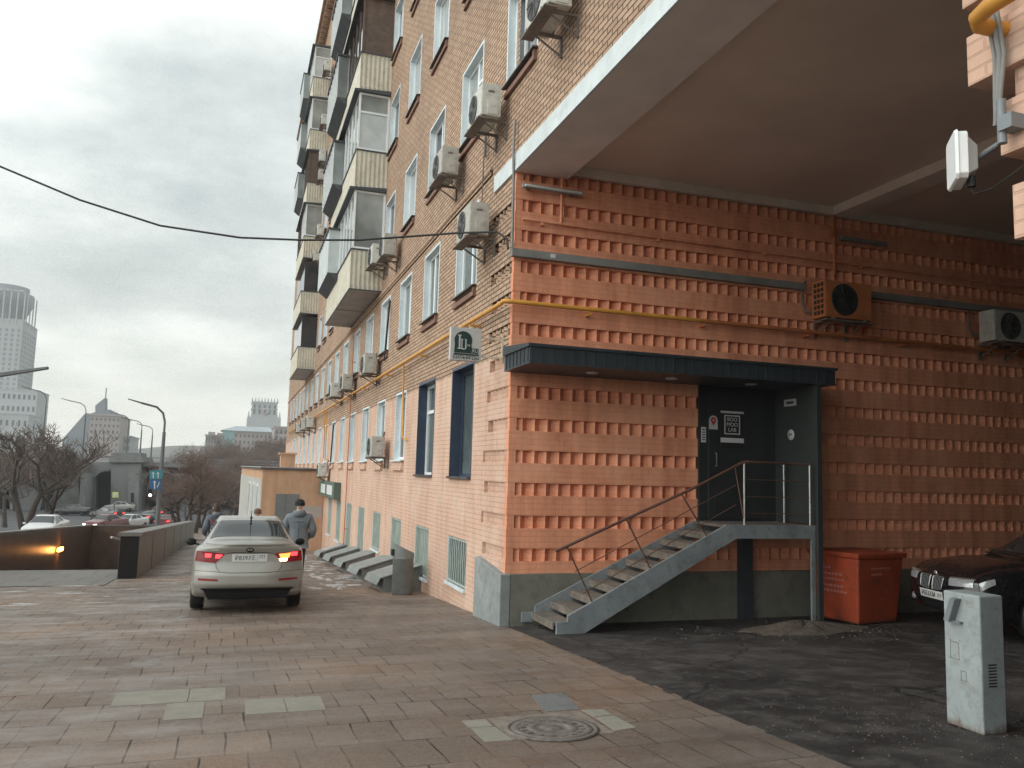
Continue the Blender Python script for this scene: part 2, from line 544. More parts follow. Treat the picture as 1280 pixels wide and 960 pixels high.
# granite paving: courses across the pavement, joints, worn stains, frost
def paving():
    m, nt, b = new_mat('granite_paving')
    g = pos(nt)
    wob = N(nt, 'ShaderNodeVectorMath', operation='MULTIPLY_ADD')
    nz = N(nt, 'ShaderNodeTexNoise')
    nz.inputs['Scale'].default_value = 0.9
    nt.links.new(g, nz.inputs['Vector'])
    nt.links.new(nz.outputs['Color'], wob.inputs[0])
    wob.inputs[1].default_value = (0.07, 0.06, 0)
    nt.links.new(g, wob.inputs[2])
    mp = N(nt, 'ShaderNodeMapping')
    mp.inputs['Rotation'].default_value = (0, 0, R(-0.6))
    nt.links.new(wob.outputs[0], mp.inputs[0])
    br = N(nt, 'ShaderNodeTexBrick')
    nt.links.new(mp.outputs[0], br.inputs['Vector'])
    br.inputs['Scale'].default_value = 1
    br.inputs['Brick Width'].default_value = 0.30
    br.inputs['Row Height'].default_value = 0.58
    br.inputs['Mortar Size'].default_value = 0.008
    br.inputs['Mortar Smooth'].default_value = 0.3
    br.inputs['Bias'].default_value = 0.1
    br.inputs['Color1'].default_value = (0.205, 0.162, 0.134, 1)
    br.inputs['Color2'].default_value = (0.168, 0.132, 0.110, 1)
    big = noise(nt, 0.32, 5, 0.55, g)
    fine = noise(nt, 45, 4, 0.75, g)
    spk = noise(nt, 160, 2, 0.6, g)
    mid = noise(nt, 2.2, 6, 0.65, g)
    # joints are open in some places and packed with grit in others
    jf = math_n(nt, 'MULTIPLY', br.outputs['Fac'], ramp(nt, mid, [(0.44, (0.10, 0.10, 0.10)), (0.60, (1, 1, 1))]).outputs[0])
    br.inputs['Mortar'].default_value = (0.145, 0.108, 0.088, 1)
    c = mixc(nt, jf, br.outputs['Color'], (0.032, 0.026, 0.022))
    c = mixc(nt, 0.85, c, ramp(nt, big, [(0.34, (0.74, 0.74, 0.75)), (0.5, (1.0, 0.98, 0.95)), (0.66, (1.35, 1.14, 0.94))]).outputs[0], 'MULTIPLY')
    c = mixc(nt, 0.75, c, ramp(nt, fine, [(0.3, (0.58, 0.58, 0.60)), (0.7, (1.36, 1.36, 1.34))]).outputs[0], 'MULTIPLY')
    c = mixc(nt, 0.5, c, ramp(nt, spk, [(0.35, (0.6, 0.6, 0.6)), (0.65, (1.35, 1.35, 1.35))]).outputs[0], 'MULTIPLY')
    c = mixc(nt, 0.6, c, ramp(nt, mid, [(0.35, (0.78, 0.76, 0.75)), (0.7, (1.12, 1.1, 1.08))]).outputs[0], 'MULTIPLY')
    # dusty frost and salt dragged into long streaks, mostly towards the street side
    ms = N(nt, 'ShaderNodeMapping')
    ms.inputs['Rotation'].default_value = (0, 0, R(-62))
    ms.inputs['Scale'].default_value = (0.35, 2.6, 1)
    nt.links.new(g, ms.inputs[0])
    stk = noise(nt, 0.85, 7, 0.62, ms.outputs[0])
    sx = N(nt, 'ShaderNodeSeparateXYZ')
    nt.links.new(g, sx.inputs[0])
    side = math_n(nt, 'MULTIPLY_ADD', sx.outputs[0], -0.09, 0.42, True)
    far = math_n(nt, 'MULTIPLY_ADD', sx.outputs[1], 0.035, -0.02, True)
    fr = math_n(nt, 'MULTIPLY', ramp(nt, stk, [(0.47, (0, 0, 0)), (0.72, (1, 1, 1))]).outputs[0], math_n(nt, 'ADD', side, far, None, True))
    c = mixc(nt, math_n(nt, 'MULTIPLY', fr, 0.7), c, (0.33, 0.30, 0.285))
    nt.links.new(c, b.inputs['Base Color'])
    rr = ramp(nt, mid, [(0.36, (0.36, 0.36, 0.36)), (0.60, (0.78, 0.78, 0.78))]).outputs[0]
    nt.links.new(rr, b.inputs['Roughness'])
    b.inputs['Specular IOR Level'].default_value = 0.3
    h = math_n(nt, 'SUBTRACT', math_n(nt, 'MULTIPLY', fine, 0.4), jf)
    bump(nt, b, h, 0.5, 0.012)
    return m
M['paving'] = paving()

def asphalt(name, base, grit, wet=0.0):
    m, nt, b = new_mat(name)
    g = pos(nt)
    big = noise(nt, 0.55, 7, 0.62, g)
    fine = noise(nt, 70, 3, 0.8, g)
    mid = noise(nt, 3.0, 7, 0.7, g)
    c = ramp(nt, big, [(0.36, tuple(q * 0.7 for q in base)), (0.66, tuple(q * 1.5 for q in base))]).outputs[0]
    c = mixc(nt, 0.6, c, ramp(nt, fine, [(0.3, (0.45, 0.45, 0.45)), (0.72, (1.6, 1.6, 1.6))]).outputs[0], 'MULTIPLY')
    f = math_n(nt, 'MULTIPLY', ramp(nt, mid, [(0.47, (0, 0, 0)), (0.74, (1, 1, 1))]).outputs[0], 0.6)
    c = mixc(nt, f, c, grit)
    wv = N(nt, 'ShaderNodeVectorMath', operation='MULTIPLY_ADD')
    wn = N(nt, 'ShaderNodeTexNoise')
    wn.inputs['Scale'].default_value = 1.6
    wn.inputs['Detail'].default_value = 5
    nt.links.new(g, wn.inputs['Vector'])
    nt.links.new(wn.outputs['Color'], wv.inputs[0])
    wv.inputs[1].default_value = (0.9, 0.9, 0)
    nt.links.new(g, wv.inputs[2])
    vo = N(nt, 'ShaderNodeTexVoronoi', feature='DISTANCE_TO_EDGE')
    vo.inputs['Scale'].default_value = 0.42
    nt.links.new(wv.outputs[0], vo.inputs['Vector'])
    ck = ramp(nt, vo.outputs['Distance'], [(0.004, (1, 1, 1)), (0.012, (0, 0, 0))]).outputs[0]
    c = mixc(nt, math_n(nt, 'MULTIPLY', ck, 0.75), c, (0.010, 0.009, 0.009))
    nt.links.new(c, b.inputs['Base Color'])
    nt.links.new(ramp(nt, mid, [(0.35, (0.7 - wet, 0.7 - wet, 0.7 - wet)), (0.62, (0.95, 0.95, 0.95))]).outputs[0], b.inputs['Roughness'])
    b.inputs['Specular IOR Level'].default_value = 0.3
    bump(nt, b, fine, 0.5, 0.01)
    return m
M['asphalt'] = asphalt('asphalt', (0.036, 0.032, 0.031), (0.135, 0.115, 0.102), 0.2)
M['road'] = asphalt('street_asphalt', (0.085, 0.085, 0.088), (0.20, 0.20, 0.20))
M['slabtile'] = brick_mat('pale_granite_slabs', 'xy', (0.21, 0.20, 0.19), (0.17, 0.165, 0.155), (0.07, 0.065, 0.06), bw=0.9, rh=1.15, ms=0.012, bmp=0.2)
def granite():
    m, nt, b = new_mat('polished_brown_granite')
    g = pos(nt)
    n1 = noise(nt, 1.3, 6, 0.6, g)
    n2 = noise(nt, 60, 3, 0.7, g)
    c = ramp(nt, n1, [(0.35, (0.07, 0.045, 0.035)), (0.65, (0.135, 0.085, 0.063))]).outputs[0]
    c = mixc(nt, 0.5, c, ramp(nt, n2, [(0.3, (0.5, 0.5, 0.5)), (0.7, (1.5, 1.5, 1.5))]).outputs[0], 'MULTIPLY')
    nt.links.new(c, b.inputs['Base Color'])
    b.inputs['Roughness'].default_value = 0.32
    b.inputs['Specular IOR Level'].default_value = 0.45
    return m
M['granite'] = granite()
M['parapet'] = plain('grey_granite', (0.145, 0.13, 0.12), 0.5, var=0.2, scale=6, dirt=(0.13, 0.115, 0.105))
M['parapetend'] = plain('dark_granite', (0.014, 0.012, 0.011), 0.5, spec=0.2, var=0.25, scale=9)

# ------------------------------------------------------------------ the setting
def sheet(name, rects, mat, dz=0.0, step=4.0):
    mb = MB()
    for x0, x1, y0, y1 in rects:
        ys = [y0]
        while ys[-1] + step < y1:
            ys.append(ys[-1] + step)
        ys.append(y1)
        for a, b in zip(ys, ys[1:]):
            mb.quad((x0, a, gz(a) + dz), (x1, a, gz(a) + dz), (x1, b, gz(b) + dz), (x0, b, gz(b) + dz))
    return struct(name, mb, mat)

sheet('ground', [(-710, 610, -60, -10), (-710, -34, -10, 100), (26.2, 610, -10, 100), (-710, 610, 100, 104), (-710, 610, 104, 890)], M['hill'], -0.30, 400)
sheet('pavement', [(-8.6, 3.8, -10, 19.4), (-8.6, -7.52, 19.4, 54), (-2.02, 3.8, 19.4, 54), (-2.42, -2.02, 19.4, 21.3), (-8.6, 3.8, 54, 100)], M['paving'])
sheet('underpass_landing', [(-7.5, -2.42, 19.4, 24.6)], M['slabtile'], 0.012)
sheet('road', [(-34, -8.75, -10, 100), (-140, 60, 100.01, 152)], M['road'], -0.13)
sheet('passage_road', [(3.8, 26.2, -10, 11.45)], M['asphalt'], -0.004)
eb = MB()
rg0 = random.Random(77)
y = -6.0
while y < 11.3:
    L_ = rg0.uniform(.22, .6)
    e_ = rg0.uniform(.0, .035)
    eb.box(3.79, 3.80 + e_, y, min(y + L_, 11.3) - rg0.uniform(.005, .02), gz(y) - .06, gz(y + L_) + rg0.uniform(-.004, .006))
    y += L_
struct('pavement_edge', eb, M['paving'])
kb = MB()
for a in range(-10, 100, 2):
    kb.hexa([(-8.75, a, gz(a) - 0.2), (-8.6, a, gz(a) - 0.2), (-8.6, a + 1.99, gz(a + 1.99) - 0.2), (-8.75, a + 1.99, gz(a + 1.99) - 0.2),
             (-8.75, a, gz(a) + 0.004), (-8.6, a, gz(a) + 0.004), (-8.6, a + 1.99, gz(a + 1.99) + 0.004), (-8.75, a + 1.99, gz(a + 1.99) + 0.004)])
struct('kerb', kb, M['parapet'])
# white lane lines on the street
ln = MB()
for i in range(12):
    y0 = 20 + i * 6.5
    for x in (-15.2, -21.6):
        ln.quad((x, y0, gz(y0) - 0.125), (x + 0.14, y0, gz(y0) - 0.125), (x + 0.14, y0 + 3, gz(y0 + 3) - 0.125), (x, y0 + 3, gz(y0 + 3) - 0.125))
struct('road_marking', ln, M['white'])
# hill on the horizon
random.seed(5)
hl = MB()
def hill_pt(u, v):
    x = -700 + 1300 * u
    y = 620 + 260 * v
    h = math.sin(math.pi * v) * (24 + 9 * math.sin(7 * u) + 5 * math.sin(23 * u + 1) + 2.5 * math.sin(61 * u + 2))
    return (x, y, -6 + h)
hl.grid(hill_pt, 130, 10)
struct('hill', hl, M['hill'])

# ------------------------------------------------------------------ the long brick building
BX, D = 3.8, 11.37
ROOT = thing('apartment_building', 'long eight-storey brick apartment building with salmon painted base and a covered passage through it', 'building', (BX, D, gz(D)))

WIN = []          # (y0, y1, z0, z1, kind)
def yc(k):
    return 14.1 + 2.83 * k
HW = 0.68
for k in range(-1, 18):
    for fl in range(1, 7):
        z0 = (4.79, 7.70, 10.78, 13.75, 16.75, 19.75, 22.75)[fl - 1]
        z1 = z0 + (1.47 if fl == 1 else 1.53)
        if fl == 1 and k < 0:
            continue
        if fl > 1:
            near = k <= 3 and fl <= (3, 4, 5, 5, 6)[k + 1]
            mid = k in (6, 7, 8, 9, 10) and fl <= 6 and not (k in (6, 7) and fl > 3)
            if not (near or mid):
                continue
        WIN.append((yc(k) - HW, yc(k) + HW, z0, z1, 'flat'))
WIN.append((13.36, 14.76, 1.45, 3.40, 'navy'))
WIN.append((16.2, 17.7, 1.45, 3.40, 'navy2'))
for k in range(2, 17):
    WIN.append((yc(k) - 0.6, yc(k) + 0.6, 1.80, 3.40, 'ground'))
for k in range(0, 8):
    WIN.append((yc(k) - HW + 0.02, yc(k) + HW - 0.08, -0.42 if k == 0 else (-0.62 if k < 4 else -1.1), 0.39, 'cellar'))

ROWS = [0.46 + 0.475 * n for n in range(12)]     # undersides of the plain bands
RH = 0.185                                       # height of a toothed row
TW, TP = 0.108, 0.195                            # tooth width and pitch
# corner returns of the toothed rows on the street front
RET = [(D + 0.112, 12.42 + 0.10 * (n % 2) + (0.12 if n < 4 else 0), z - RH, z) for n, z in enumerate(ROWS)]

def wall_x(mb, x, y0, y1, z0, z1, holes):
    ys = sorted({y0, y1} | {min(max(h[i], y0), y1) for h in holes for i in (0, 1)})
    zs = sorted({z0, z1} | {min(max(h[i], z0), z1) for h in holes for i in (2, 3)})
    for a, b in zip(ys, ys[1:]):
        cyy = (a + b) / 2
        hs = [h for h in holes if h[0] < cyy < h[1]]
        run = None
        for c, d in zip(zs, zs[1:]):
            cz = (c + d) / 2
            if any(h[2] < cz < h[3] for h in hs):
                if run:
                    mb.quad((x, b, run[0]), (x, a, run[0]), (x, a, run[1]), (x, b, run[1]))
                run = None
            else:
                run = [run[0], d] if run else [c, d]
        if run:
            mb.quad((x, b, run[0]), (x, a, run[0]), (x, a, run[1]), (x, b, run[1]))

fac = MB()
holes = [w[:4] for w in WIN] + RET
wall_x(fac, BX, D + 0.112, 66.0, -4.2, 28.0, holes)
wall_x(fac, BX, D, D + 0.112, 6.12, 28.0, [])
wall_x(fac, BX, -6.0, D, 6.37, 28.0, holes)
# toothed returns
for y0, y1, z0, z1 in RET:
    fac.quad((BX + 0.09, y1, z0), (BX + 0.09, y0 - 0.04, z0), (BX + 0.09, y0 - 0.04, z1), (BX + 0.09, y1, z1))
    fac.quad((BX, y1, z0), (BX, y1, z1), (BX + 0.09, y1, z1), (BX + 0.09, y1, z0))
    fac.quad((BX, y0, z1), (BX, y1, z1), (BX + 0.09, y1, z1), (BX + 0.09, y0, z1))
    fac.quad((BX, y1, z0), (BX, y0, z0), (BX + 0.09, y0, z0), (BX + 0.09, y1, z0))
    y = y0 + 0.0
    while y + TP < y1 + 0.02:
        a, b, c_ = z0 - .002, z1 + .002, min(y + TP, y1 - .002)
        fac.add([(BX + .089, y, a), (BX + .006, (y + c_) / 2, a), (BX + .089, c_, a), (BX + .089, y, b), (BX + .006, (y + c_) / 2, b), (BX + .089, c_, b)], [(3, 4, 1, 0), (4, 5, 2, 1)])
        y += TP
# projecting string course between the ground and first floors
fac.box(BX - 0.05, BX + 0.02, 12.6, 66.0, 6.53, 6.62)
fac.box(BX - 0.025, BX + 0.02, 12.6, 66.0, 6.47, 6.53)
# the far end, back and roof of the block
fac.quad((BX, 66, -4.2), (26, 66, -4.2), (26, 66, 28), (BX, 66, 28))
fac.quad((BX, -6, 6.37), (BX, -6, 28), (26, -6, 28), (26, -6, 6.37))
fac.build('street_front', M['facade'], ROOT, True)

pw = MB()
# passage wall: recessed plane, plain bands and teeth
XE = 26.0
pw.quad((BX + 0.03, D + 0.110, -1.0), (XE, D + 0.110, -1.0), (XE, D + 0.110, 6.4), (BX + 0.03, D + 0.110, 6.4))
edges = [0.10] + [q for z in ROWS for q in (z - RH, z)] + [6.165 - RH]
for a, b in zip(edges[0::2], edges[1::2]):
    pw.box(BX, XE, D, D + 0.1125, a, b)      # its outer end closes the corner
rng = random.Random(3)
for z in ROWS + [6.165]:
    x = BX + 0.12
    pw.box(BX + 0.008, BX + 0.118, D + 0.006, D + 0.112, z - RH - 0.003, z + 0.003)
    while x < 16.8:
        j = rng.uniform(-0.008, 0.008)
        k = rng.uniform(0.0, 0.012)
        a, b = z - RH - 0.003, z + 0.003
        pw.add([(x, D + .109, a), (x + TP / 2 + j, D + .004 + k, a), (x + TP, D + .109, a), (x, D + .109, b), (x + TP / 2 + j, D + .004 + k, b), (x + TP, D + .109, b)],
               [(0, 1, 4, 3), (1, 2, 5, 4)])
        x += TP
pw.build('passage_wall', M['pass'], ROOT, True)

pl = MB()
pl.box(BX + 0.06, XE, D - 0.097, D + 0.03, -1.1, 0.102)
pl.build('passage_plinth', M['plinth_shade_dirt'], ROOT, True)
pl = MB()
pl.box(BX - 0.10, BX + 0.058, D - 0.10, D + 0.028, -1.1, 0.105)
pl.hexa([(BX - 0.10, D + 0.03, -1.2), (BX + 0.05, D + 0.03, -1.2), (BX + 0.05, 12.62, -1.2), (BX - 0.10, 12.62, -1.2),
         (BX - 0.10, D + 0.03, 0.105), (BX + 0.05, D + 0.03, 0.105), (BX + 0.05, 12.58, 0.23), (BX - 0.10, 12.58, 0.23)])
pl.build('plinth', M['plinth'], ROOT, True, bevel=0.015)

cl = MB()
cl.box(BX + 0.001, BX + 0.85, -6, D + 0.02, 6.105, 6.36)
cl.build('lintel_soffit', M['soffit'], ROOT, True)
st = MB()
st.box(BX - 0.035, BX + 0.0005, -6, 12.41, 6.10, 6.372)
st.build('lintel_band', M['white'], ROOT, True)
cc = MB()
cc.quad((BX + 0.85, -6, 6.33), (XE, -6, 6.33), (XE, D + 0.02, 6.33), (BX + 0.85, D + 0.02, 6.33))
cc.build('passage_ceiling', M['ceil'], ROOT, True)
cn = MB()
cn.box(BX + 0.852, XE, D - 0.045, D + 0.05, 6.18, 6.325)
cn.box(9.62, 10.05, -6, D - 0.05, 6.17, 6.327)
cn.build('ceiling_beam', M['cornice'], ROOT, True)
# the back of the block, the near pier and an unseen end wall added to keep the passage dark
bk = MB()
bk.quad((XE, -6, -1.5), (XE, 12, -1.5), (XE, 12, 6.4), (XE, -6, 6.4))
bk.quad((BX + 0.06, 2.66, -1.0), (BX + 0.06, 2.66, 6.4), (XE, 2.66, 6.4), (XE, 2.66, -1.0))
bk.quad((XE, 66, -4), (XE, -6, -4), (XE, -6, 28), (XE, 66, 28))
bk.build('rear_wall_and_light_stop', M['plinth_shade_dirt'], ROOT, True)  # dark colour set to cut light bouncing deep in the passage
pr = MB()
wall_x(pr, BX + 0.05, -6, 2.66, -1.0, 2.3, [])
wall_x(pr, BX + 0.05, -6, 3.03, 2.3, 6.37, [])
rr = 0
edges = [-1.0] + [q for z in ROWS for q in (z - RH, z)] + [6.10]
for n, (a, b) in enumerate(zip(edges[0::2], edges[1::2])):
    e = 2.70 if a < 2.3 else (3.06, 3.11, 3.17, 3.36, 3.38, 3.38, 3.38, 3.38, 3.38)[min(8, int(round((a - 2.36) / 0.475)))]
    pr.box(BX, BX + 0.3, -6, e, a, b)
    if a > 2.2:
        pr.box(BX + 0.055, BX + 0.29, -6, e - 0.055, b - 0.001, b + RH + 0.001)
for z in ROWS:
    for q in range(8):
        pr.box(BX + 0.008, BX + 0.2, 2.60 - q * TP, 2.60 - q * TP + TW, z - RH, z)
pr.build('near_pier', M['pier'], ROOT, True)
rf = MB()
rf.quad((BX - 0.5, -6, 28.25), (XE, -6, 28.25), (XE, 66.4, 28.25), (BX - 0.5, 66.4, 28.25))
rf.box(BX - 0.55, BX + 0.3, -6, 66.4, 28.0, 28.24)
y = 30.0
while y < 66:
    rf.box(BX - 0.40, BX, y, y + 0.28, 27.68, 28.0)
    y += 0.62
rf.build('cornice', M['facade'], ROOT, True)

# windows: reveal and trim > frame, pane, sill
rng = random.Random(11)
def window(y0, y1, z0, z1, kind):
    dep = 0.165 if kind in ('flat', 'ground') else (0.24 if kind.startswith('navy') else 0.10)
    x0, x1 = BX, BX + dep
    rv = MB()
    t = 0.05
    # reveals
    rv.quad((x0, y1, z0), (x1, y1, z0), (x1, y1, z1), (x0, y1, z1))
    rv.quad((x1, y0, z0), (x0, y0, z0), (x0, y0, z1), (x1, y0, z1))
    rv.quad((x0, y0, z1), (x0, y1, z1), (x1, y1, z1), (x1, y0, z1))
    rv.quad((x0, y1, z0), (x0, y0, z0), (x1, y0, z0), (x1, y1, z0))
    if kind != 'cellar':
        rv.box(x0 - 0.006, x0 + 0.001, y0 - t, y0, z0, z1 + t)
        rv.box(x0 - 0.006, x0 + 0.001, y1, y1 + t, z0, z1 + t)
        rv.box(x0 - 0.006, x0 + 0.001, y0, y1, z1, z1 + t)
    lab = {'navy': 'big window with a dark navy recess', 'navy2': 'big window with a dark navy recess and white frame'}.get(kind)
    w = rv.build('window', M['navy'] if kind.startswith('navy') else M['reveal'], ROOT, True)
    if lab:
        w['label'] = lab
    fr = MB()
    f = 0.065
    xa, xb = x1 - 0.05, x1 + 0.02
    if kind == 'cellar':
        # barred grille
        fr.box(x0 + 0.015, x0 + 0.04, y0 + 0.01, y0 + 0.045, z0 + 0.01, z1 - 0.01)
        fr.box(x0 + 0.015, x0 + 0.04, y1 - 0.045, y1 - 0.01, z0 + 0.01, z1 - 0.01)
        fr.box(x0 + 0.016, x0 + 0.039, y0 + 0.045, y1 - 0.045, z1 - 0.045, z1 - 0.01)
        fr.box(x0 + 0.016, x0 + 0.039, y0 + 0.045, y1 - 0.045, z0 + 0.01, z0 + 0.045)
        n = 9
        for i in range(1, n):
            yy = y0 + (y1 - y0) * i / n
            pts = [(x0 + 0.028, yy, z0 + 0.03)]
            for q in range(1, 6):
                pts.append((x0 + 0.028, yy + 0.028 * math.sin(q * 1.9 + i), z0 + 0.03 + (z1 - z0 - 0.06) * q / 6))
            pts.append((x0 + 0.028, yy, z1 - 0.03))
            fr.tube(pts, 0.010, 5)
        fr.build('grille', M['mint'], w, True)
        g = MB()
        g.quad((x1 - 0.01, y1, z0), (x1 - 0.01, y0, z0), (x1 - 0.01, y0, z1), (x1 - 0.01, y1, z1))
        g.build('pane', M['mint'] if y0 > 14.5 else M['glass'], w, True)
        sl = MB().box(x0 - 0.05, x0 + 0.02, y0 - 0.04, y1 + 0.04, z0 - 0.05, z0)
        sl.build('sill', M['white'], w, True)
        return
    fr.box(xa, xb, y0, y0 + f, z0, z1)
    fr.box(xa, xb, y1 - f, y1, z0, z1)
    fr.box(xa + 0.001, xb, y0 + f, y1 - f, z1 - f, z1)
    fr.box(xa + 0.001, xb, y0 + f, y1 - f, z0, z0 + f)
    ym = y0 + (y1 - y0) * rng.choice((0.36, 0.5, 0.5, 0.64))
    if kind == 'navy2':
        fr.box(xa + 0.002, xb, y0 + f, y1 - f, z1 - 0.62, z1 - 0.55)
    elif kind != 'navy':
        fr.box(xa + 0.002, xb, ym - 0.045, ym + 0.045, z0 + f, z1 - f)
        if rng.random() < 0.3:
            fr.box(xa + 0.003, xb, y0 + f, ym - 0.045, z1 - 0.5, z1 - 0.44)
    fr.build('frame', M['navy'] if kind == 'navy' else M['pvc'], w, True)
    g = MB()
    g.quad((x1 - 0.015, y1, z0), (x1 - 0.015, y0, z0), (x1 - 0.015, y0, z1), (x1 - 0.015, y1, z1))
    q = rng.random()
    g.build('pane', M['glass'] if kind.startswith('navy') else (M['curtain'] if q < 0.35 else (M['glassdark'] if q > 0.8 else M['glass'])), w, True)
    sl = MB()
    if kind.startswith('navy'):
        sl.box(x0 - 0.06, x0 + dep - 0.06, y0 - 0.03, y1 + 0.03, z0 - 0.03, z0 + 0.012)
        sl.build('sill', M['sill'], w, True)
    elif kind == 'flat':
        sl.hexa([(x0 - 0.09, y0 - 0.05, z0 - 0.035), (x1 - 0.06, y0 - 0.05, z0 - 0.0), (x1 - 0.06, y1 + 0.05, z0 - 0.0), (x0 - 0.09, y1 + 0.05, z0 - 0.035),
                 (x0 - 0.09, y0 - 0.05, z0 - 0.012), (x1 - 0.06, y0 - 0.05, z0 + 0.025), (x1 - 0.06, y1 + 0.05, z0 + 0.025), (x0 - 0.09, y1 + 0.05, z0 - 0.012)])
        sl.box(x0 - 0.055, x0 + 0.02, y0 - 0.02, y1 + 0.02, z0 - 0.20, z0 - 0.12, 1)
        sl.box(x0 - 0.05, x0 + 0.02, y0 - 0.02, y0 + 0.06, z0 - 0.12, z0 - 0.036, 1)
        sl.build('sill', [M['sill'], M['rust']], w, True)
    else:
        sl.hexa([(x0 - 0.10, y0 - 0.06, z0 - 0.05), (x1 - 0.06, y0 - 0.06, z0), (x1 - 0.06, y1 + 0.06, z0), (x0 - 0.10, y1 + 0.06, z0 - 0.05),
                 (x0 - 0.10, y0 - 0.06, z0 - 0.028), (x1 - 0.06, y0 - 0.06, z0 + 0.025), (x1 - 0.06, y1 + 0.06, z0 + 0.025), (x0 - 0.10, y1 + 0.06, z0 - 0.028)])
        sl.box(x0 - 0.07, x0 + 0.02, y0 - 0.03, y1 + 0.03, z0 - 0.26, z0 - 0.16, 1)
        sl.box(x0 - 0.045, x0 + 0.02, y0 + 0.0, y1 - 0.0, z0 - 0.16, z0 - 0.052, 1)
        sl.build('sill', [M['white'], M['facade']], w, True)
for w in WIN:
    window(*w)

# balconies: slab > parapet, glazing, box
def corrug(mb, p0, p1, z0, z1, m=0, pitch=0.13, amp=0.018):
    """vertical corrugated sheet from p0 to p1 (plan points)"""
    a, b = Vector((*p0, 0)), Vector((*p1, 0))
    n = max(3, int((b - a).length / pitch) * 2)
    d = (b - a).normalized()
    nr = Vector((d.y, -d.x, 0))
    pts = [a + (b - a) * (i / n) + nr * (amp if i % 2 else 0) for i in range(n + 1)]
    for p, q in zip(pts, pts[1:]):
        mb.quad((p.x, p.y, z0), (q.x, q.y, z0), (q.x, q.y, z1), (p.x, p.y, z1), m)

